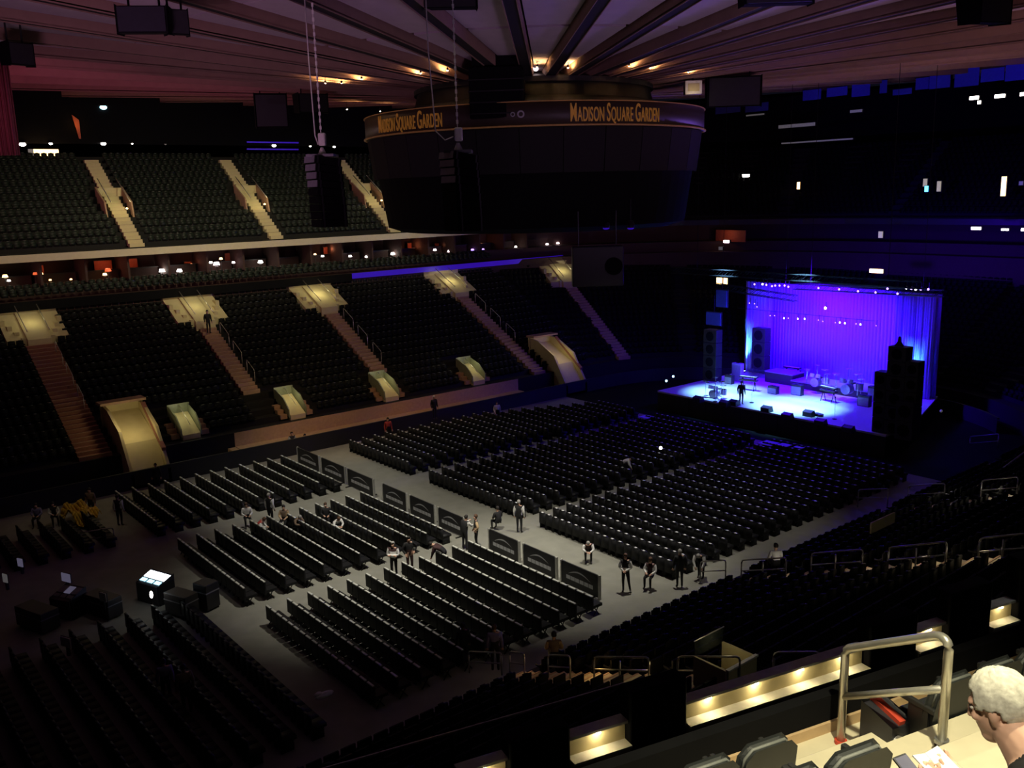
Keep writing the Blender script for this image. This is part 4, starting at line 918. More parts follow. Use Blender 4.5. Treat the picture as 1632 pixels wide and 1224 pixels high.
person('stand', on_z(693, 668, .97), 4.7, 'dark figure with a pale cap on the far walkway', vest='shirt_black', sleeve='shirt_black', hair='shirt_white', group=G2)
person('walk', fpos(793, 676), 4.4, 'person in a white shirt walking below the far stand', vest='shirt_white', sleeve='shirt_white', group=G2)
person('bend', fpos(992, 762), 5.4, 'person in a white shirt bending among the front chairs', vest='shirt_white', sleeve='shirt_white', group=G2)
person('stand', Vector((25.3, FARY + 9.9, lowz(0, 0) + .53 * 9.9 + .1)), 4.7, 'dark figure standing on the second lower aisle stairs', vest='shirt_black', sleeve='shirt_black', group=G2)
def near_floor(x, y): return Vector((x, y, 1.4 + .4 * (NEARY - y)))
def on_near(u, v):
    d = ray(u, v); t = (1.4 + .4 * NEARY - CAM[2]) / (d[2] + .4 * d[1]); return Vector(CAM + d * t)
G3 = 'people in the near lower stand'
person('stand', on_near(790, 1070), .9, 'man in a pale shirt walking down the orange-lit stair', vest='shirt_purple', sleeve='shirt_purple', hair='hair_brown', group=G3)
person('sit', on_near(884, 1068), .9, 'dim person by the rail of the orange-lit stair', vest='shirt_brown', sleeve='shirt_tan', group=G3)
person('stand', on_near(740, 1062), 1.2, 'very dark figure left of the man in the pale shirt', vest='shirt_black', sleeve='shirt_black', skin='skin_dark', group=G3)
person('sit', on_near(1236, 918), 1.0, 'person with a pale top by the second near stair', vest='shirt_white', sleeve='shirt_white', group=G3)
person('stand', fpos(268, 1124), 1.3, 'dark person with a bright blue bag at lower left', vest='shirt_purple', sleeve='shirt_purple', group=G3)
person('stand', fpos(300, 1138), 1.4, 'broad dark figure in brown at lower left', vest='shirt_brown', sleeve='shirt_brown', sc=1.05, group=G3)

# ================================================================== MIXING DESK AND FLOOR ODDS
def console(p, rz, label, scr, w_=1.5, lit=True):
    o = thing('mixing_console', label, 'console', p, rz, 'consoles at the mixing position')
    MB().prism([(-.45, 0), (.45, 0), (.45, 1.15), (-.45, .85)], 'y', -w_ / 2, w_ / 2).build('body', 'gear_black', o, bevel=.02)
    n = Vector((-.3, 0, .9)).normalized(); up = Vector((.9, 0, .3)).normalized(); sd = Vector((0, 1, 0))
    c0 = Vector((0, 0, 1.0)) + n * .02
    for i in range(3):
        q = MB(); q.obox(c0 + sd * (-w_ / 3 + w_ / 3 * i) + up * .15, up * .20, sd * w_ * .15, n * .012); s2 = q.build('screen', scr if (lit or i == 1) else 'gear_grey', o)
        k = MB()
        for j in range(6): k.obox(c0 + sd * (-w_ / 3 + w_ / 3 * i + w_ * .045 * (j - 2.5)) - up * .22, up * .09, sd * w_ * .014, n * .012)
        k.build('faders', 'screen_blue' if lit else 'gear_grey', o)
    for sg in (-1, 1): MB().box(-.4, .4, sg * w_ / 2 - .04, sg * w_ / 2 + .04, 0, .9).build('leg', 'black_metal', o)
    return o
console(on_z(247, 925, .9) - Vector((0, 0, .9)), .35, 'mixing console with bright bluish white screens', 'screen_white', 1.35)
console(on_z(108, 948, .9) - Vector((0, 0, .9)), .5, 'mixing console with dim teal light at left', 'screen_dim', 1.1, False)
lamp('desk_glow', 'POINT', on_z(247, 920, 1.6), (.6, .85, 1), 5, size=.2)
for i, (u, v, mm, w_, lab) in enumerate([(105, 921, 'screen_dim', .55, 'pale violet monitor above the dim console'), (164, 952, 'paper', .4, 'white paper sheet on the equipment case'), (32, 897, 'screen_dim', .35, 'small dim monitor at the far left'), (105, 1024, 'paper', .55, 'white paper lying at the back rows'), (8, 922, 'lamp_dim', .3, 'small dim pinkish screen at the left edge')]):
    p = on_z(u, v, 1.1); o = thing('desk_item', lab, 'screen' if 'screen' in mm or 'dim' in mm else 'paper', p, .4)
    MB().box(-.02, .02, -w_ / 2, w_ / 2, -.18, .2).build('face', mm, o); MB().box(.02, .06, -w_ / 2 - .02, w_ / 2 + .02, -.2, .22).build('shell', 'gear_black', o); MB().box(.0, .1, -.05, .05, -.55, -.18).build('stand', 'gear_black', o)
p = on_z(241, 947, 1.0); o = thing('desk_lamp', 'tiny bright white desk lamp below the lit console', 'lamp', p - Vector((0, 0, .9))); MB().tube([(0, 0, 0), (0, 0, .8)], .02, 6).build('stem', 'black_metal', o); MB().ball((0, 0, .88), (.07, .07, .16), n=6).build('shade', 'lamp_white', o)
for i, (u, v, w_, d_, h_, lab) in enumerate([(165, 965, 1.6, .7, .9, 'black equipment case with papers at the mixing position'), (60, 985, 1.8, .8, .9, 'long black equipment case at the far left'), (290, 965, 1.3, .7, 1.0, 'black road case right of the lit console'), (330, 955, .8, .7, 1.2, 'tall black rack at the edge of the mixing riser')]):
    p = on_z(u, v, .4); p.z = 0; o = thing('road_case', lab, 'case', p, .35, 'cases at the mixing position')
    MB().box(-d_ / 2, d_ / 2, -w_ / 2, w_ / 2, .08, h_).build('body', 'gear_black', o, bevel=.03); MB().box(-d_ / 2 - .01, d_ / 2 + .01, -w_ / 2 - .01, w_ / 2 + .01, h_ * .68, h_ * .72).build('lid_trim', 'gear_grey', o)
    for a in (-1, 1):
        for b in (-1, 1): MB().ball((a * d_ * .4, b * w_ * .4, .05), .05, n=5).build('castor', 'black_metal', o)
p = fpos(128, 832); o = thing('yellow_sheet', 'crumpled yellow sheet thrown over chairs at the dark left', 'sheet', p + Vector((0, 0, .5)), .4)
mb = MB(); N = 16
hgt = lambda a, b: .30 * math.sin(a * 5) * math.cos(b * 4) + .12 * math.sin(a * 11 + b * 7) - .35 * (a * a + b * b)
for i in range(N):
    for k in range(N):
        q = []
        for (di, dk) in ((0, 0), (1, 0), (1, 1), (0, 1)):
            a, b = (i + di) / N * 2 - 1, (k + dk) / N * 2 - 1; q.append((a * .75, b * 1.05 + .2 * a, .45 + hgt(a, b)))
        mb.quad(*q)
y_ = mb.build('cloth', 'yellow', o, True); y_.modifiers.new('thick', 'SOLIDIFY').thickness = .02
lamp('left_floor_light', 'SPOT', (12, 48, 14), (1, .85, .55), 260, (11.5, 52, .5), .1, 40, .9)
for i, (u, v) in enumerate(((155, 864), (390, 910))):
    pass
handrail('riser_rail', [on_z(128, 875, 0), on_z(183, 866, 0)], .03, 'short grey rail behind the lit mixing console', None, 'rail_grey')
p = on_near(517, 1110); o = thing('yellow_bag', 'small yellow cloth left on a seat at lower centre', 'cloth', p + Vector((0, 0, .9))); MB().ball((0, 0, 0), (.35, .18, .1), n=6).build('cloth', 'yellow', o, True); MB().ball((.25, .1, .05), (.16, .1, .08), n=6).build('fold', 'yellow', o, True)
p = on_near(520, 1145); o = thing('white_bag', 'small white plastic bag on a seat at lower centre', 'bag', p + Vector((0, 0, .9))); MB().ball((0, 0, 0), (.36, .16, .1), n=6).build('body', 'paper', o, True); MB().ball((-.2, .05, .06), (.15, .1, .1), n=6).build('knot', 'paper', o, True)
tag(MB().box(5.6, 7.0, 25.2, 25.7, .0, .35).build('red_step', 'red_paint'), 'dim red step at the lower left of the floor', 'step')

# ================================================================== STAGE
ST = 1.5
st = thing('stage', 'wide stage deck with a pale floor lit blue and white', 'stage', (52.8, 28.0, 0))
MB().prism([(0, .3), (3.2, .3), (12.6, 3.2), (12.6, 19.2), (0, 19.2)], 'z', ST - .12, ST).build('deck', 'wood_stage', st)
MB().prism([(.05, .4), (3.2, .4), (12.5, 3.3), (12.5, 19.1), (.05, 19.1)], 'z', 0, ST - .12).build('skirt', 'matte_black', st)
for i in range(12): MB().box(.0, .05, i * 1.575 + .32, i * 1.575 + 1.86, .02, ST - .14).build('skirt_panel', 'black', st)
# cyclorama with side curtains
cy = thing('backdrop', 'large plain backdrop glowing deep blue behind the band', 'backdrop', (64.6, 39.4, ST))
mb = MB(); N = 60
for i in range(N):
    a, b = -8.4 + 16.8 * i / N, -8.4 + 16.8 * (i + 1) / N; f = lambda q: .012 * math.sin(q * 2.2)
    mb.quad((f(a), a, 0), (f(b), b, 0), (f(b), b, 7.6), (f(a), a, 7.6))
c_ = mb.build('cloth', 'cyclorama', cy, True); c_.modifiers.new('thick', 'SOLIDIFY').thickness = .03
MB().tube([(0, -8.5, 7.6), (0, 8.5, 7.6)], .05, 6).build('pipe', 'black_metal', cy)
def curtain(y0, y1, label, x=63.9, top=7.65, base=ST):
    o = thing('stage_curtain', label, 'curtain', (x, y0, base), 0, 'pleated curtains beside the backdrop'); mb = MB(); n = 60; W = y1 - y0
    for i in range(n):
        a, b = W * i / n, W * (i + 1) / n; f = lambda q: .14 * math.sin(q / W * math.pi * 14) + .05 * math.sin(q / W * math.pi * 5)
        mb.quad((f(a), a, 0), (f(b), b, 0), (f(b), b, top), (f(a), a, top))
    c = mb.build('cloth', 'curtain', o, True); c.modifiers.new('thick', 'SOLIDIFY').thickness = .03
    MB().tube([(0, -.1, top), (0, W + .1, top)], .05, 6).build('rail', 'black_metal', o)
curtain(44.7, 47.1, 'pleated blue lit curtain at the left of the backdrop')
curtain(32.55, 34.0, 'pleated blue lit curtain at the right of the backdrop, inner one')
curtain(31.1, 32.4, 'pleated blue lit curtain at the right of the backdrop, outer one')
for i, (u, v) in enumerate(((1195, 588), (1464, 632))):
    p = on_z(u, v, ST); p.x = 63.2; p.y += (-.35, .2)[i]; o = thing('floor_uplight', ['cyan floor light at the foot of the left curtain', 'cyan floor light at the foot of the right curtain'][i], 'light', p, 0, 'cyan uplights at the curtains')
    MB().box(-.15, .15, -.3, .3, 0, .12).build('housing', 'gear_black', o); MB().box(-.12, .12, -.27, .27, .12, .14).build('lens', 'lamp_cyan', o)
    lamp('uplight', 'SPOT', p + Vector((0, 0, .2)), (.08, .55, 1), 4200, p + Vector((.8, 0, 4)), .1, 36, 1)
# truss with lamps over the stage
def truss(p0, p1, label, s_=.22):
    P0, P1 = Vector(p0), Vector(p1); d = (P1 - P0); L = d.length; d.normalize(); o = thing('lighting_truss', label, 'truss', P0, 0, 'lighting trusses over the stage'); sd = d.cross(Vector((0, 0, 1))).normalized(); up = Vector((0, 0, 1))
    for a, b in ((-1, -1), (1, -1), (1, 1), (-1, 1)): MB().tube([sd * a * s_ + up * b * s_, sd * a * s_ + up * b * s_ + d * L], .035, 6).build('chord', 'black_metal', o)
    n = int(L / .6)
    for a in (-1, 1):
        br = MB()
        for i in range(n): br.tube([d * (L * i / n) + sd * a * s_ - up * s_, d * (L * (i + 1) / n) + sd * a * s_ + up * s_], .018, 5)
        br.build('lattice', 'black_metal', o)
    for q in (.12, .88): MB().tube([d * L * q + up * s_, d * L * q + up * (25 - P0.z)], .02, 5).build('hanger', 'black_metal', o)
    return o
truss((60.5, 48.0, 9.0), (60.5, 40.2, 8.5), 'dark truss crossing the top left of the backdrop')
truss((61.5, 41.0, 9.3), (61.5, 29.5, 9.5), 'dark truss along the top right of the backdrop')
truss((56.0, 48.5, 10.6), (56.0, 28.0, 10.6), 'front truss carrying the stage spotlights')
def stage_lamp(u, v, x, mm, s_, label):
    p = on_x(u, v, x); o = thing('stage_lamp', label, 'light', p, 0, 'small lamps over the stage')
    MB().ball((-.05, 0, 0), (s_ * .7, s_, s_), n=6).build('lens', mm, o); MB().lathe((.05, 0, .0), [(0, -s_), (s_ * .9, -s_), (s_ * .7, s_ * 1.6), (0, s_ * 1.6)], 8).build('can', 'gear_black', o); MB().tube([(.05, 0, s_), (.05, 0, s_ + .35)], .02, 5).build('clamp', 'black_metal', o)
TL = [(1203, 453, 'lamp_violet'), (1216, 453, 'lamp_white'), (1222, 454, 'lamp_violet'), (1231, 456, 'lamp_violet'), (1236, 455, 'lamp_violet'), (1243, 455, 'lamp_violet'), (1251, 455, 'lamp_violet'), (1257, 457, 'lamp_violet'), (1305, 459, 'lamp_violet'), (1338, 461, 'lamp_violet'), (1368, 464, 'lamp_violet'), (1396, 466, 'lamp_violet'), (1415, 460, 'lamp_violet'), (1431, 468, 'lamp_violet'), (1445, 459, 'lamp_white'), (1453, 460, 'lamp_violet'), (1460, 461, 'lamp_white'), (1468, 461, 'lamp_violet'), (1480, 461, 'lamp_violet')]
for i, (u, v, mm) in enumerate(TL): stage_lamp(u, v, 61.0, mm, .08, f"small {'white' if mm == 'lamp_white' else 'violet'} lamp, {ordinal(i + 1)} from the left on the top truss")
ML = [(1195, 483), (1203, 484), (1207, 489), (1228, 503), (1235, 503), (1250, 507), (1257, 507), (1272, 508), (1283, 508), (1305, 510), (1312, 512), (1332, 514), (1339, 514), (1347, 515), (1365, 516), (1372, 517), (1397, 519)]
for i, (u, v) in enumerate(ML): stage_lamp(u, v, 62.0, 'lamp_white' if i in (5, 7, 8, 12, 13, 15) else 'lamp_violet', .06 if i in (5, 7, 8, 12, 13, 15) else .045, f"tiny lamp, {ordinal(i + 1)} from the left in the row across the backdrop")
stage_lamp(1316, 491, 61, 'lamp_white', .10, 'single brighter white lamp above the row across the backdrop')
o = thing('lamp_pipe', 'thin dark pipe carrying the row of tiny lamps', 'pipe', (62.1, 34.6, 7.1)); MB().tube([(0, 0, 0), (0, 12.2, 0)], .02, 5).build('pipe', 'black_metal', o); MB().tube([(0, 1, 0), (0, 1, 2.2)], .008, 4).build('hanger', 'black_metal', o); MB().tube([(0, 11, 0), (0, 11, 2.2)], .008, 4).build('hanger', 'black_metal', o)
# speaker towers of the PA
def tower(p, w_, h_, n, label, d_=.8):
    o = thing('speaker_tower', label, 'speaker', p, 0, 'speaker stacks beside the stage'); hh = h_ / n
    for k in range(n):
        c = MB().box(-d_ / 2, d_ / 2, -w_ / 2, w_ / 2, k * hh + .01, (k + 1) * hh - .01).build('cabinet', 'gear_black', o, bevel=.03)
        g = MB(); g.tube([(-d_ / 2 - .01, 0, (k + .5) * hh), (-d_ / 2 - .03, 0, (k + .5) * hh)], min(w_, hh) * .36, 12); g.build('driver', 'matte_black', c)
q = on_z(1427, 692, ST); tower(q, 1.2, 5.6, 6, 'tallest speaker tower at the right of the stage')
tower(q + Vector((0, -1.0, 0)), .78, 4.8, 5, 'second speaker tower right of the tallest one')
tower(q + Vector((0, 1.0, 0)), .78, 3.9, 4, 'lower speaker tower left of the tallest one')
tower(q + Vector((-.6, -1.0, 0)), 1.1, 2.4, 2, 'squat speaker stack at the foot of the towers')
mb = MB(); mb.lathe(q + Vector((0, .1, 5.6)), [(.3, 0), (.12, .25), (.08, .55), (0, .6)], 8); tag(mb.build('dark_lamp', 'gear_black'), 'small dark lamp head on top of the tallest tower', 'light')
tower(on_x(1212, 588, 62.0), 1.25, 3.4, 3, 'dark speaker tower in front of the left curtain')
tower(on_z(1135, 606, ST) , 1.3, 4.2, 4, 'dim blue speaker tower left of the stage')
for i, (u, v, w_, h_) in enumerate(((1150, 476, 1.0, 1.3), (1137, 508, 1.4, 1.0))):
    p = on_x(u, v, 58); o = thing('side_screen', ['upper', 'lower'][i] + ' dim blue side screen left of the stage', 'screen', p); MB().box(-.05, .05, -w_ / 2, w_ / 2, -h_ / 2, h_ / 2).build('panel', 'blue_cloth', o); MB().box(.05, .12, -w_ / 2 - .06, w_ / 2 + .06, -h_ / 2 - .06, h_ / 2 + .06).build('frame', 'gear_black', o); MB().tube([(.08, 0, h_ / 2), (.08, 0, h_ / 2 + 1.4)], .03, 5).build('hanger', 'black_metal', o)
# risers, drum kit, keyboards, amplifiers
for i, (u, v, dx, dy, h_, lab, mm) in enumerate([(1290, 622, 2.4, 3.4, .55, 'low black riser in the middle of the stage', 'gear_grey'), (1352, 632, 2.6, 3.0, .6, 'drum riser at the right of the stage', 'gear_grey'), (1240, 612, 1.6, 2.6, .9, 'dark keyboard riser left of centre', 'gear_grey')]):
    p = on_z(u, v, ST); o = thing('riser', lab, 'riser', p, 0, 'risers on the stage'); MB().box(0, dx, -dy / 2, dy / 2, h_ - .08, h_).build('top', mm, o); MB().box(.03, dx, -dy / 2 + .03, dy / 2 - .03, 0, h_ - .08).build('skirt', 'gear_black', o)
def drum_kit(p, label, sc=1.0):
    o = thing('drum_kit', label, 'drum kit', p); o.scale = (sc,) * 3
    def drum(c, r, h, tilt, nm):
        ax = Vector((math.sin(tilt), 0, math.cos(tilt))) * h / 2; mb = MB(); mb.tube([Vector(c) - ax, Vector(c) + ax], r, 16); d = mb.build(nm, 'drum_shell', o); mb = MB(); mb.tube([Vector(c) + ax * .98, Vector(c) + ax * 1.04], r * 1.02, 16); mb.build('hoop', 'chrome', d)
    drum((0, 0, .3), .30, .45, 1.57, 'bass_drum'); drum((-.05, .28, .75), .17, .25, .3, 'tom'); drum((-.05, -.18, .75), .17, .25, .3, 'tom'); drum((.35, -.55, .45), .22, .4, .1, 'floor_tom'); drum((.4, .45, .62), .18, .15, .1, 'snare')
    for (x, y, z, r) in ((-.15, .65, 1.15, .24), (.05, -.6, 1.25, .26), (.3, .9, .95, .18), (-.2, -.95, 1.05, .22), (.25, .1, 1.45, .2)):
        mb = MB(); mb.tube([(x, y, 0), (x, y, z)], .015, 5); c = mb.build('stand', 'chrome', o); mb = MB(); mb.lathe((x, y, z), [(0, .03), (r * .3, .015), (r, 0), (r * .98, -.01), (0, .0)], 16); q_ = mb.build('cymbal', 'chrome', c)
    mb = MB(); mb.lathe((.75, .1, 0), [(.03, 0), (.03, .48), (.18, .5), (.18, .56), (0, .57)], 10); mb.build('stool', 'gear_black', o)
drum_kit(on_z(1350, 628, ST + .6), 'drum kit with shining cymbals on the right riser', 1.25)
drum_kit(on_z(1293, 618, ST + .55) + Vector((.6, 0, 0)), 'percussion kit on the middle riser', 1.1)
drum_kit(on_z(1138, 634, ST), 'small percussion kit at the left front of the stage', 1.05)
def keyboard(p, label, rz=0):
    o = thing('keyboard', label, 'keyboard', p, rz, 'keyboards on stage')
    for z in (.75, 1.0):
        MB().box(-.2, .2, -.7, .7, z, z + .1).build('case', 'gear_black', o); MB().box(-.15, .02, -.66, .66, z + .1, z + .115).build('keys', 'paper', o)
    for y in (-.5, .5): MB().tube([(.25, y, 0), (-.1, y, 1.0)], .03, 5).build('leg', 'black_metal', o); MB().tube([(-.25, y, 0), (.1, y, 1.0)], .03, 5).build('leg', 'black_metal', o)
keyboard(on_z(1193, 622, ST), 'keyboard stack left of centre on stage', .2); keyboard(on_z(1320, 640, ST), 'keyboard stack between the two risers', -.2); keyboard(on_z(1262, 606, ST), 'keyboard on the rear left riser', .1)
for i, (u, v, w_, h_, lab) in enumerate([(1173, 608, .9, 1.5, 'tall amplifier cabinet left of the keyboards'), (1160, 612, .7, .7, 'small amplifier left of the tall cabinet'), (1268, 630, .9, .8, 'amplifier left of the middle riser'), (1375, 648, .9, .8, 'amplifier right of the drum riser'), (1390, 640, .8, 1.1, 'amplifier stack by the speaker towers'), (1230, 628, .8, .6, 'low amplifier in front of the keyboards')]):
    p = on_z(u, v, ST); o = thing('amplifier', lab, 'amplifier', p, 0, 'amplifiers on stage'); MB().box(0, .4, -w_ / 2, w_ / 2, 0, h_).build('cabinet', 'drum_shell' if i == 0 else 'gear_black', o, bevel=.02); MB().box(-.02, 0, -w_ / 2 + .05, w_ / 2 - .05, .05, h_ - .15).build('grille', 'gear_grey', o); MB().box(.1, .3, -.12, .12, h_, h_ + .04).build('handle', 'black_metal', o)
for i, (u, v) in enumerate(((1113, 640), (1155, 647), (1170, 646), (1222, 656), (1255, 667), (1289, 663), (1308, 677), (1352, 688))):
    p = on_z(u, v, ST); o = thing('wedge_monitor', f"black wedge monitor, {ordinal(i + 1)} from the left along the stage front", 'speaker', p, 0, 'wedge monitors on stage')
    MB().prism([(-.25, 0), (.3, 0), (.12, .42), (-.25, .3)], 'y', -.34, .34).build('cabinet', 'gear_black', o, bevel=.02); mb = MB(); mb.obox((.215, 0, .21), (-.07, 0, .17), (0, .3, 0), (.012, 0, .006)); mb.build('grille', 'matte_black', o)
p = on_z(1305, 663, ST); o = thing('guitar_case', 'dark guitar case lying on the bright stage floor', 'case', p, 1.3); MB().prism([(-.25, -.2), (.3, -.22), (.4, -.08), (1.1, -.06), (1.2, -.1), (1.2, .1), (1.1, .06), (.4, .08), (.3, .22), (-.25, .2), (-.35, 0)], 'z', 0, .16).build('body', 'gear_black', o); MB().box(.1, .25, -.24, -.2, .05, .1).build('handle', 'black_metal', o)
person('stand', on_z(1181, 645, ST), .3, 'dark crew figure standing on the bright stage floor', vest='shirt_black', sleeve='shirt_black')
for i, (u, v) in enumerate(((1198, 642), (1140, 640), (1330, 668))):
    p = on_z(u, v, ST); o = thing('microphone_stand', ['microphone stand beside the crew figure', 'microphone stand at the left front of stage', 'microphone stand right of the guitar case'][i], 'microphone', p, 0, 'microphone stands')
    MB().lathe((0, 0, 0), [(0, 0), (.16, 0), (.16, .03), (.02, .05)], 10).build('base', 'black_metal', o); MB().tube([(0, 0, .03), (0, 0, 1.45)], .015, 5).build('pole', 'chrome', o); MB().ball((0, 0, 1.5), (.04, .04, .06), n=5).build('microphone', 'gear_black', o)
p = on_z(1420, 680, ST - .1) + Vector((-.9, 0, 0)); o = thing('green_rack', 'small rack with teal lights below the speaker towers', 'rack', p + Vector((0, 0, -.5))); MB().box(-.2, .2, -.3, .3, 0, 1.1).build('case', 'gear_black', o)
for k in range(3): mb = MB(); mb.obox((-.22, 0, .3 + .3 * k), (.01, 0, 0), (0, .18, .05), (0, -.01, .035)); mb.build('light', 'green_lamp', o)
for i, (u, v, mm) in enumerate(((1404, 688, 'lamp_white'), (1460, 677, 'lamp_pink'), (1062, 607, 'lamp_cyan'), (1073, 600, 'lamp_cyan'), (1053, 714, 'lamp_white'), (1500, 655, 'lamp_dim'))):
    p = on_z(u, v, 1.2) ; o = thing('work_lamp', ['white work lamp at the foot of the towers', 'small pinkish lamp right of the towers', 'small cyan lamp left of the stage, lower', 'small cyan lamp left of the stage, upper', 'single white light among the front chairs', 'small dim bluish lamp right of the stage'][i], 'lamp', p)
    MB().ball((0, 0, 0), (.1, .26 if i == 0 else .1, .1), n=6).build('bulb', mm, o); MB().tube([(0, 0, -1.2), (0, 0, -.05)], .02, 5).build('pole', 'black_metal', o)
for i, (u, v, w_) in enumerate(((1225, 706, .5), (1250, 709, .35), (1275, 712, .3), (1030, 664, .4))):
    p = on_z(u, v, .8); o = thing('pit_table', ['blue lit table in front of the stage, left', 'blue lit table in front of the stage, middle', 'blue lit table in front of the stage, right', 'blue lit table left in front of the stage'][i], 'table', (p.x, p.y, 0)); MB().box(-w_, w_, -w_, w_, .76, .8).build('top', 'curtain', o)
    for a in (-1, 1):
        for b in (-1, 1): MB().box(a * w_ * .85 - .02, a * w_ * .85 + .02, b * w_ * .85 - .02, b * w_ * .85 + .02, 0, .76).build('leg', 'black_metal', o)

# ================================================================== NEAR LOWER STAND: stairs and rails
NM = {17.0: 'orange-lit', 27.8: 'second near', 39.0: 'third near', 50.0: 'far'}
for x in (17.0, 27.8, 39.0, 50.0):
    stair('near_stair', x, .5, .1, 13.6 if x > 18 else 9.5, 1.4 + .04, .40, -1, NEARY, ['tread_concrete', 'stair_edge'], f"pale stepped aisle of the near lower stand, the {NM[x]} stair", 'stairs of the near lower stand')
def nrail(pts, label, h=.95):
    P = [on_near(u, v) for u, v in pts]; handrail('stair_rail', P, .03, label, 'steel rails of the near lower stand', 'rail_grey', True, h)
for k, pts in enumerate(([(748, 1072), (800, 1076)], [(813, 1074), (836, 1078)], [(874, 1082), (909, 1085)], [(947, 1088), (988, 1090), (1034, 1092)], [(1080, 1092), (1178, 1096)], [(1232, 1090), (1304, 1092)])):
    nrail(pts, f"grey steel stair rail, {ordinal(k + 1)} from the left along the orange-lit stair", .82)
for k, pts in enumerate(([(1116, 928), (1156, 927)], [(1181, 928), (1215, 927), (1252, 926)], [(1292, 920), (1330, 918), (1373, 916)], [(1414, 914), (1458, 911), (1506, 907)], [(1558, 903), (1596, 900), (1640, 897)])):
    nrail(pts, f"grey steel stair rail, {ordinal(k + 1)} from the left along the second near stair", .92)
for k, pts in enumerate(([(1367, 808), (1414, 808)], [(1446, 804), (1504, 802)], [(1562, 799), (1620, 795)], [(1545, 718), (1590, 715)])):
    nrail(pts, f"dim steel stair rail, {ordinal(k + 1)} from the left towards the stage on the near side", .95)
for (u, v, pw, c) in ((800, 1062, 3, (1, .8, .5)), (850, 1070, 6, (1, .55, .2)), (950, 1080, 14, (1, .6, .22)), (1040, 1086, 14, (1, .72, .35)), (1250, 920, 5, (1, .9, .7)), (1380, 908, 9, (1, .75, .5)), (1470, 903, 14, (1, .8, .5)), (1560, 897, 16, (1, .8, .5)), (1508, 800, 14, (1, .9, .7)), (1590, 795, 18, (1, .9, .7))):
    lamp('stair_light', 'POINT', on_near(u, v) + Vector((0, 0, .65)), c, pw * .5, size=.1)
p = on_near(1180, 1092); o = thing('near_opening', 'cream walled stair opening with glass edge in the near stand', 'stairwell', p, 0)
MB().box(-.9, .9, -.1, 0, -.3, .95).build('front_wall', 'cream_wall', o); MB().box(-.95, .95, -.14, .02, .95, 1.02).build('coping', 'foam_white', o)
MB().box(.85, .95, 0, 1.6, -.3, .95).build('side_wall', 'cream_wall', o); MB().box(-.95, -.85, 0, 1.6, -.3, .95).build('side_wall', 'cream_wall', o); MB().box(-.85, .85, 0, 1.6, -.5, -.2).build('floor', 'cream', o)
MB().box(-.9, .9, 1.58, 1.6, .9, 1.6).build('glass', 'glass_dark', o); MB().tube([(-.95, 1.59, 1.6), (.95, 1.59, 1.6)], .025, 6).build('rail', 'rail_metal', o)
o.scale = (.62, .62, .62); lamp('near_opening_light', 'POINT', p + Vector((0, .6, 1.0)), (1, .88, .5), 3, size=.1)
p = on_near(1404, 860); tag(MB().hexa([(p.x - .9, p.y - .06, p.z + .5), (p.x + .9, p.y - .06, p.z + .5), (p.x + .9, p.y, p.z + .5), (p.x - .9, p.y, p.z + .5), (p.x - .9, p.y - .06, p.z + .95), (p.x + .9, p.y - .06, p.z + .95), (p.x + .9, p.y, p.z + .95), (p.x - .9, p.y, p.z + .95)]).build('green_board', 'cream_wall'), 'pale green board standing in the near stand', 'board')
o = thing('curved_rail', 'long pale rail climbing at the right edge of the near stand', 'handrail', on_near(1510, 812)); P0 = on_near(1510, 812); P1 = on_near(1632, 738)
MB().tube([Vector((0, 0, .1)), (P1 - P0) * .5 + Vector((0, 0, .3)), P1 - P0 + Vector((0, 0, .6))], .05, 6).build('rail', 'rail_grey', o); MB().tube([(P1 - P0) * .5 - Vector((0, 0, .2)), (P1 - P0) * .5 + Vector((0, 0, .3))], .03, 6).build('post', 'rail_grey', o)

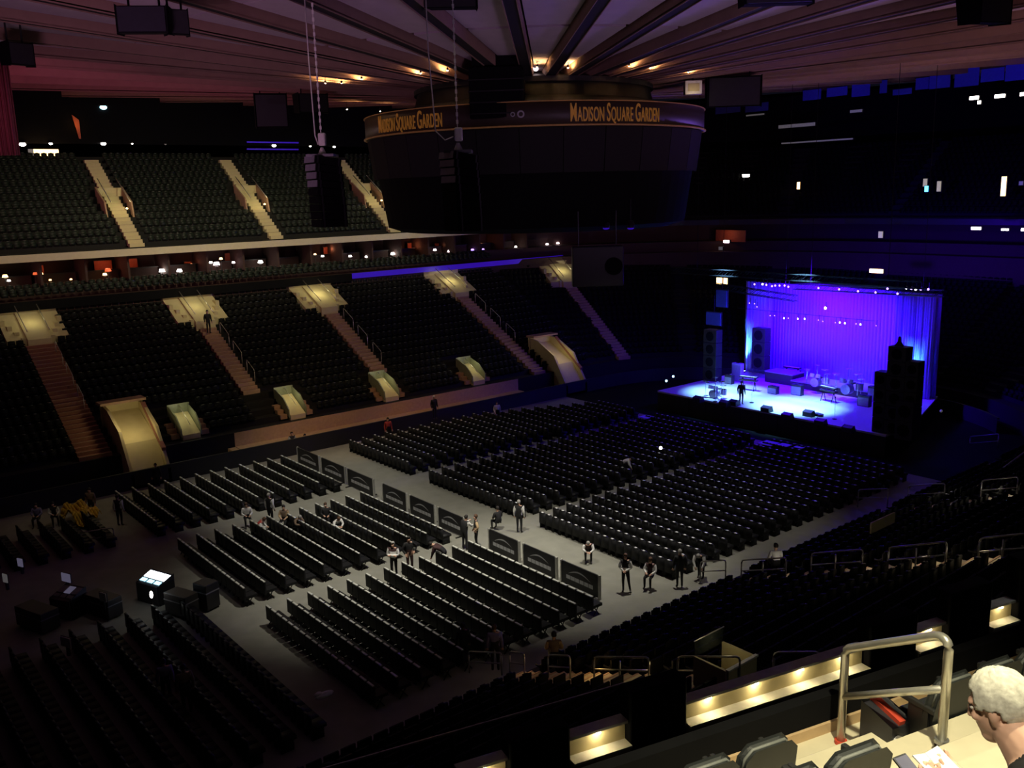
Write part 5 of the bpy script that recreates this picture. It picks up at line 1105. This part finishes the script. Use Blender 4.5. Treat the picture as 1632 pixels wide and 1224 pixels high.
# ================================================================== THE LOGE LEVEL BELOW THE CAMERA
def L(s, t, z): return E1 * s + NN * t + Vector((0, 0, z))
def lbox(mb, s0, s1, t0, t1, z0, z1, m=0):
    return mb.hexa([L(s0, t1, z0), L(s1, t1, z0), L(s1, t0, z0), L(s0, t0, z0), L(s0, t1, z1), L(s1, t1, z1), L(s1, t0, z1), L(s0, t0, z1)], m)
def s_of(u, v, z): return E1.dot(on_z(u, v, z))
struct(lbox(MB(), -3, 26, -12.1, -11.7, 3.5, 7.66).build('wall_loge', 'matte_black'), 'black wall at the back of the near lower stand')
SEGS = [(735, 811, 1212, 'at the bottom edge'), (909, 1000, 1182, 'between two black columns'), (1091, 1372, 1095, 'longest one'), (1449, 1496, 1018, 'behind the foreground rail'), (1563, 1604, 985, 'at the far right')]
for i, (ua, ub, v, lab) in enumerate(SEGS):
    vm = lambda u: 1142 - (u - 1090) * .333
    sa, sb_ = s_of(ua, vm(ua), 8), s_of(ub, vm(ub), 8)
    o = thing('lit_counter', 'cream lit bar counter of the near loge, ' + lab, 'counter', L((sa + sb_) / 2, -12, 0), 0, 'lit counters of the near loge'); inv = -L((sa + sb_) / 2, -12, 0)
    def add(nm, mm, *a):
        mb = lbox(MB(), *a); mb.v = [tuple(Vector(q) + inv) for q in mb.v]; return mb.build(nm, mm, o)
    add('back_wall', 'cream_wall', sa, sb_, -12.0, -11.9, 7.72, 8.24); add('top_ledge', 'foam_white', sa, sb_, -12.04, -11.8, 8.24, 8.29); add('shelf', 'foam_white', sa, sb_, -11.9, -11.66, 7.86, 7.90); add('base', 'cream', sa, sb_, -11.78, -11.70, 7.66, 7.86)
    n = max(1, round((sb_ - sa) / .95))
    for k in range(n):
        s0 = lerp(sa, sb_, (k + .5) / n); mb = MB(); mb.ball(L(s0, -11.85, 8.21) + inv, (.05, .05, .03), n=5); mb.build('lamp', 'downlight', o)
        lamp('counter_light', 'POINT', L(s0, -11.80, 8.12), (1, .88, .52), [1.2, 2.0, 2.6, 1.2, .8][i], size=.03)
for i, (ua, ub, h_) in enumerate(((811, 909, 8.55), (1000, 1091, 8.8), (1374, 1449, 8.7), (1496, 1563, 8.9), (1604, 1700, 9.2))):
    vm = lambda u: 1142 - (u - 1090) * .333
    sa, sb_ = s_of(ua, vm(ua), 8.), s_of(ub, vm(ub), 8.); mb = lbox(MB(), sa + .02, sb_ - .02, -12.12, -11.75, 6.4, h_)
    tag(mb.build('black_column', 'matte_black', bevel=.03), ['black panel left of the middle lit counter', 'tall black panel left of the longest lit counter', 'black panel behind the foreground rail', 'tall black panel towards the right edge', 'black panel at the right edge'][i], 'panel', 'black panels between the lit counters')
# glass rail in front of the loge
sa, sb_ = 1.5, 8.3; o = thing('glass_balustrade', 'long thin glass balustrade with a grey top rail, lower centre', 'balustrade', L(sa, -13.3, 6.9)); q0 = L(sa, -13.3, 6.9)
MB().tube([L(sa, -13.3, 8.0) - q0, L(sb_, -13.25, 8.0) - q0], .028, 6).build('top_rail', 'rail_grey', o)
for k in range(4):
    s0, s1 = lerp(sa, sb_, k / 4) + .02, lerp(sa, sb_, (k + 1) / 4) - .02; mb = lbox(MB(), s0, s1, -13.31, -13.29, 7.0, 7.97); mb.v = [tuple(Vector(q) - q0) for q in mb.v]; mb.build('glass', 'glass_dark', o)
    MB().tube([L(s1, -13.3, 6.9) - q0, L(s1, -13.3, 7.98) - q0], .025, 6).build('post', 'black_metal', o)
struct(lbox(MB(), -3, 8.5, -13.4, -12.0, 4.5, 6.9).build('floor_loge', 'matte_black'), 'dark loge platform')

# ================================================================== THE CAMERA'S OWN TIER
T0, TP, TZ, TR = -5.65, .93, 12.1, .51
mb = MB()
for j in range(7): lbox(mb, -6, 16, T0 + TP * j, T0 + TP * (j + 1), 11.4, TZ + TR * j)
struct(mb.build('floor_near_tier', 'tread_concrete'), 'pale concrete steps of the near upper tier')
mb = lbox(MB(), -6, 16, T0 - .12, T0, 10.8, 12.45); struct(mb.build('wall_near_tier', 'matte_black'), 'black front wall of the near tier')
mb = lbox(MB(), -6, 16, T0, T0 + .03, 12.1, 12.2); struct(mb.build('trim_3', 'ledge_tan'), 'tan board along the foot of the front wall')
half_steps = thing('aisle_steps', 'pale concrete half steps in the aisle beside the foreground rail', 'steps', L(5.5, T0, TZ)); q0 = L(5.5, T0, TZ)
for j in range(5):
    mb = lbox(MB(), 4.75, 6.3, T0 + TP * (j + 1) - .45, T0 + TP * (j + 1) - .005, TZ + TR * j + .001, TZ + TR * j + TR * .5); mb.v = [tuple(Vector(q) - q0) for q in mb.v]; mb.build('step', 'tread_concrete', half_steps, bevel=.01)
def big_seat(s, j, label):
    """theatre seat on row j of the near tier: upholstered back, tip-up pan, arms and legs"""
    o = thing('upholstered_seat', label, 'seat', L(s, T0 + TP * j + .72, TZ + TR * j), 0, 'upholstered seats of the near tier'); o.rotation_euler = (0, 0, math.atan2(-NN.y, -NN.x))
    b = MB()
    prof = [(-.215, .36), (-.225, .60), (-.21, .78), (-.15, .845), (.15, .845), (.21, .78), (.225, .60), (.215, .36)]
    n = len(prof); b.v = [(-.06 - (z - .36) * .16, y, z) for y, z in prof] + [(-.16 - (z - .36) * .18, y, z) for y, z in prof]
    b.f = [tuple(range(n)), tuple(range(n, 2 * n))[::-1]] + [(k, (k + 1) % n, n + (k + 1) % n, n + k) for k in range(n)]; b.m = [0] * len(b.f)
    b.build('backrest', 'armchair', o, bevel=.03)
    MB().tube([(-.11 - (z - .36) * .17, y * 1.0, z + .004) for y, z in prof[1:-1]], .013, 6).build('edge_highlight', 'edge_highlight', o, True)
    MB().box(-.19, .21, -.21, .21, .36, .45).build('seat_cushion', 'armchair', o, bevel=.03)
    for sg in (-1, 1):
        MB().box(-.2, .18, sg * .235 - .022, sg * .235 + .022, .58, .63).build('armrest', 'frame_black', o, bevel=.01); MB().box(-.14, .06, sg * .235 - .015, sg * .235 + .015, 0, .58).build('leg', 'frame_black', o)
    return o
for s, j, lab in [(4.22, 0, 'dark seat left of the aisle, front row, right end'), (3.68, 0, 'dark seat at the bottom edge, front row, second from the aisle'), (4.14, 1, 'dark seat beside the aisle in the second row, lower right'), (3.62, 1, 'dark seat at the bottom edge, second row, next to the end seat'),
                  (6.20, 0, 'dark seat right of the aisle, front row, beside the red topped box'), (6.72, 0, 'dark seat seen through the foreground rail, front row, second from the aisle'), (7.24, 0, 'dark seat in the front row above the seated man'), (7.76, 0, 'dark seat in the front row at the right edge'), (8.28, 0, 'dark seat in the front row beyond the right edge')]:
    big_seat(s, j, lab)
# foreground rail
FL = L(5.68, -5.45, TZ); FR = FL + NN * 1.02 + Vector((0, 0, .60)); o = thing('foreground_rail', 'thick pale steel aisle rail standing in the right foreground', 'handrail', FL); U3 = Vector((0, 0, 1)); dd = FR - FL; dn = dd.normalized(); hgt_ = .92
arc = []
for k in range(7): t = math.pi / 2 * k / 6; arc.append((t, .14))
rr_ = .13
topL = [U3 * (hgt_ - .05), U3 * (hgt_ - .015) + dn * .015, U3 * hgt_ + dn * .05]
topR = [dd + U3 * hgt_ - dn * rr_ * 1.2 + U3 * 0] + [dd + U3 * (hgt_ - rr_ + rr_ * math.cos(math.pi / 2 * k / 6)) - dn * rr_ * 1.2 * (1 - math.sin(math.pi / 2 * k / 6)) for k in range(1, 7)]
MB().tube([Vector((0, 0, 0))] + topL + topR + [dd], .036, 12).build('frame_tube', 'rail_metal', o, True)
MB().tube([U3 * hgt_ * .50, dd + U3 * hgt_ * .50], .032, 12).build('middle_rail', 'rail_metal', o, True)
mb = MB(); mb.tube([(0, 0, .0), (0, 0, .035)], .055, 12); mb.build('foot_plate', 'red_paint', o)
mb = MB(); mb.tube([dd, dd + U3 * .03], .055, 12); mb.build('foot_plate', 'rail_grey', o)
# black bin with a red edge
p = L(5.86, -5.12, TZ); o = thing('row_end_box', 'black box at the row end with a sloping red top edge', 'box', p); o.rotation_euler = (0, 0, math.atan2(-NN.y, -NN.x))
MB().prism([(-.2, 0), (.2, 0), (.2, .60), (-.2, .50)], 'y', -.16, .16).build('body', 'gear_black', o, bevel=.015)
mb = MB(); mb.obox((0, .0, .57), (.2, 0, .05), (0, .04, 0), (-.008, 0, .03)); mb.build('red_edge', 'red_paint', o); o.scale = (.8, .8, .8); mb = MB(); mb.tube([(-.19, .06, .34), (-.22, .06, .34)], .06, 12); mb.build('white_disc', 'paper', o)

# ---- the seated man: one continuous body mesh
def man():
    base = L(2.72, -1.50, TZ + TR * 4 - .07); ang = math.atan2(-NN.y, -NN.x)
    J = dict(pel=(-.05, 0, .50), spi=(.02, 0, .68), che=(.14, 0, .86), nec=(.25, 0, 1.02), sl=(.17, .20, .96), sr=(.17, -.20, .96), el=(.30, .30, .68), wl=(.52, .07, .68), er=(.30, -.30, .68), wr=(.54, -.15, .68),
             hl=(0, .1, .48), hr=(0, -.1, .48), kl=(.46, .14, .50), kr=(.46, -.14, .50), al=(.42, .14, .09), ar=(.42, -.14, .09), tl=(.60, .15, .04), tr=(.60, -.15, .04))
    BN = [('pel', 'spi', 'V'), ('spi', 'che', 'V'), ('che', 'nec', 'V'), ('che', 'sl', 'V'), ('che', 'sr', 'V'), ('sl', 'el', 'A'), ('el', 'wl', 'S'), ('sr', 'er', 'A'), ('er', 'wr', 'S'), ('pel', 'hl', 'T'), ('pel', 'hr', 'T'), ('hl', 'kl', 'T'), ('kl', 'al', 'T'), ('hr', 'kr', 'T'), ('kr', 'ar', 'T'), ('al', 'tl', 'B'), ('ar', 'tr', 'B')]
    names = list(J); V = [Vector(J[k]) for k in names]; ix = {k: i for i, k in enumerate(names)}; rad = dict(RAD); rad.update(pel=(.17, .15), spi=(.18, .15), che=(.20, .15), nec=(.098, .098), sl=(.095, .095), sr=(.095, .095), el=(.055, .055), er=(.055, .055)); Rr = [rad[k] for k in names]
    E = [(ix[a], ix[b]) for a, b, _ in BN]; seg = [(V[ix[a]].copy(), V[ix[b]].copy(), t) for a, b, t in BN]
    def add(p_, r): V.append(Vector(p_)); Rr.append((r, r)); return len(V) - 1
    nk = add((.33, 0, 1.07), .076); E.append((ix['nec'], nk)); seg.append((V[ix['nec']] * .5 + V[nk] * .5, V[nk], 'S'))
    for w_, inw in (('wl', -1), ('wr', 1)):
        w0 = V[ix[w_]]; d = Vector((.8, .35 * inw, .2)).normalized(); sd = Vector((0, 0, 1)).cross(d).normalized(); cu = Vector((0, 0, -1))
        pm = add(w0 + d * .05, .034); E.append((ix[w_], pm)); seg.append((w0, V[pm], 'S'))
        for off, ln in ((-.034, .06), (-.0115, .075), (.0115, .07), (.034, .055)):
            a = add(w0 + d * .10 + sd * off, .0105); b = add(w0 + d * (.10 + ln * .6) + sd * off * 1.15 - cu * .012, .0095); c = add(w0 + d * (.10 + ln) + sd * off * 1.1 - cu * .04, .0085); E += [(pm, a), (a, b), (b, c)]; seg.append((V[pm], V[c], 'S'))
        a = add(w0 + d * .045 + sd * .052 * inw - cu * .02, .012); b = add(w0 + d * .095 + sd * .06 * inw - cu * .045, .010); E += [(pm, a), (a, b)]; seg.append((V[pm], V[b], 'S'))
    bd = MB()
    for a_, b_ in E:
        ra, rb = min(Rr[a_]), min(Rr[b_]); bd.tube([V[a_], V[b_]], [ra, rb], 14); bd.ball(tuple(V[a_]), ra, n=8); bd.ball(tuple(V[b_]), rb, n=8)
    for c_, r_ in (((.13, 0, .86), (.15, .20, .17)), ((.04, 0, .68), (.16, .19, .18)), ((-.03, 0, .54), (.17, .19, .14)), ((.19, 0, .99), (.12, .18, .09))): bd.ball(c_, r_, n=12)
    body = bd.mesh('body', 'skin_light')
    # head parts, joined by a voxel remesh
    hb_ = MB(); hc = Vector((.40, 0, 1.14)); tilt = Matrix.Rotation(.30, 3, 'Z') @ Matrix.Rotation(.34, 3, 'Y')
    def bl(c, r, n=14):
        k0 = len(hb_.v); hb_.ball((0, 0, 0), r, n=n)
        for i in range(k0, len(hb_.v)): hb_.v[i] = tuple(hc + tilt @ (Vector(hb_.v[i]) + Vector(c)))
    bl((-.012, 0, .03), (.099, .079, .095)); bl((.02, 0, -.03), (.078, .066, .095)); bl((.045, 0, -.095), (.045, .046, .035)); bl((.098, 0, -.015), (.020, .014, .026)); bl((.108, 0, -.032), (.017, .017, .013))
    bl((.078, 0, .028), (.020, .055, .014)); bl((.084, 0, -.066), (.012, .026, .008)); bl((.082, 0, -.078), (.012, .024, .008)); bl((.07, .042, -.02), (.02, .022, .018)); bl((.07, -.042, -.02), (.02, .022, .018))
    for sg in (-1, 1): bl((-.004, sg * .078, -.008), (.018, .013, .029)); bl((.0, sg * .076, -.034), (.010, .010, .012))
    k0 = len(hb_.v); hb_.tube([V[nk], hc + tilt @ Vector((-.02, 0, -.06))], [.076, .070], 16)
    bm = bmesh.new(); bm.from_mesh(body); hm = hb_.mesh('head', 'skin_light'); bm.from_mesh(hm); bmesh.ops.remove_doubles(bm, verts=bm.verts, dist=1e-5); bmesh.ops.recalc_face_normals(bm, faces=bm.faces); j = bpy.data.meshes.new('man'); bm.to_mesh(j); bm.free()
    o = bpy.data.objects.new('man', j); COL.objects.link(o); rm = o.modifiers.new('rm', 'REMESH'); rm.mode = 'VOXEL'; rm.voxel_size = .0065; sm = o.modifiers.new('sm', 'SMOOTH'); sm.iterations = 3; sm.factor = .5
    bpy.context.view_layer.update(); out = bpy.data.meshes.new_from_object(o.evaluated_get(bpy.context.evaluated_depsgraph_get())); bpy.data.objects.remove(o)
    bm = bmesh.new(); bm.from_mesh(out); bm.verts.ensure_lookup_table(); seen = set(); isl = []
    for v0 in bm.verts:
        if v0.index in seen: continue
        st_, comp = [v0], []; seen.add(v0.index)
        while st_:
            v1 = st_.pop(); comp.append(v1)
            for e1 in v1.link_edges:
                v2 = e1.other_vert(v1)
                if v2.index not in seen: seen.add(v2.index); st_.append(v2)
        isl.append(comp)
    isl.sort(key=len); pass
    bmesh.ops.delete(bm, geom=[v1 for q_ in isl[:-1] for v1 in q_], context='VERTS'); bm.to_mesh(out); bm.free()
    seg.append((Vector((.34, 0, 1.10)), hc + Vector((.02, 0, .05)), 'S'))
    A = np.array([s[0] for s in seg]); B = np.array([s[1] for s in seg]); D = B - A; L2 = (D ** 2).sum(1) + 1e-9; T = [s[2] for s in seg]
    n = len(out.polygons); cs = np.zeros(n * 3); out.polygons.foreach_get('center', cs); cs = cs.reshape(-1, 3); best = np.full(n, 9.); bi = np.zeros(n, int)
    for k in range(len(A)):
        t = np.clip(((cs - A[k]) * D[k]).sum(1) / L2[k], 0, 1); d2 = ((A[k] + D[k] * t[:, None] - cs) ** 2).sum(1); mk = d2 < best; best[mk] = d2[mk]; bi[mk] = k
    q = dict(V=0, A=0, S=1, T=2, B=3); out.materials.clear()
    for nm in ('shirt_black', 'skin_light', 'jeans', 'frame_black'): out.materials.append(MATS[nm])
    out.polygons.foreach_set('material_index', [q[T[k]] for k in bi]); out.polygons.foreach_set('use_smooth', [True] * n)
    o = tag(put('person', out, None, base, (0, 0, ang)), 'silver-haired man in a black shirt seated reading in the right foreground', 'person')
    # hair: a tousled shell over the skull, ears and face left free
    h = MB(); nu, nv = 64, 40; rnd = random.Random(3); c0 = Vector((-.012, 0, .03)); keep_ = {}
    for i in range(nv + 1):
        ph = math.pi / 2 - math.pi * .80 * i / nv
        for k in range(nu):
            t = 2 * math.pi * k / nu; d = Vector((math.cos(ph) * math.cos(t), math.cos(ph) * math.sin(t), math.sin(ph))); r = 1.03 + .03 * rnd.random() + .012 * math.sin(9 * t + 4 * ph)
            p_ = c0 + Vector((d.x * .099 * r, d.y * .079 * r, d.z * .098 * r)); h.v.append(tuple(hc + tilt @ p_)); keep_[i * nu + k] = p_
    for i in range(nv):
        for k in range(nu):
            a = (i * nu + k, i * nu + (k + 1) % nu, (i + 1) * nu + (k + 1) % nu, (i + 1) * nu + k); p_ = keep_[a[0]]
            if p_.x > .055 and p_.z < .075: continue
            if p_.x > -.03 and p_.z < .010 + .012 * rnd.random(): continue
            if p_.z < (-.080 if p_.x < -.04 else -.045) + .014 * rnd.random(): continue
            h.f.append(a); h.m.append(0)
    hr = h.build('hair', 'hair_silver', o, True); hr.modifiers.new('thick', 'SOLIDIFY').thickness = .006
    for sg in (-1, 1):
        e = MB(); e.ball(tuple(hc + tilt @ Vector((.083, sg * .030, .006))), .011, n=6); e.build('eye', 'paper', o, True)
    gl = MB(); gl.obox(hc + tilt @ Vector((.10, .035, .0)), tilt @ Vector((.003, 0, 0)), Vector((0, .022, 0)), tilt @ Vector((0, 0, .014))); gl.obox(hc + tilt @ Vector((.10, -.035, .0)), tilt @ Vector((.003, 0, 0)), Vector((0, .022, 0)), tilt @ Vector((0, 0, .014)))
    # program and phone in the hands
    M = o.matrix_basis.copy(); M = Matrix.Translation(base) @ Matrix.Rotation(ang, 4, 'Z')
    pr = thing('open_program', 'open white program held in the hands of the seated man', 'booklet', M @ Vector((.665, -.03, .735)), ang)
    for sg in (-1, 1): mb = MB(); mb.obox((0, sg * .034, .012), (.05, 0, .018), (0, .033, .006 * sg), (-.001, 0, .003)); mb.build('page', 'paper', pr)
    ph_ = thing('phone', 'small dark phone held at the front of the program', 'phone', M @ Vector((.665, .10, .755)), ang); mb = MB(); mb.obox((0, 0, 0), (.06, 0, .03), (0, .034, 0), (-.002, 0, .005)); mb.build('body', 'gear_black', ph_, bevel=.004); mb = MB(); mb.obox((-.002, 0, .0062), (.052, 0, .026), (0, .03, 0), (0, 0, .0006)); mb.build('display', 'screen_dim', ph_)
    big_seat(2.80, 4, 'dark seat under the silver-haired man')
man()
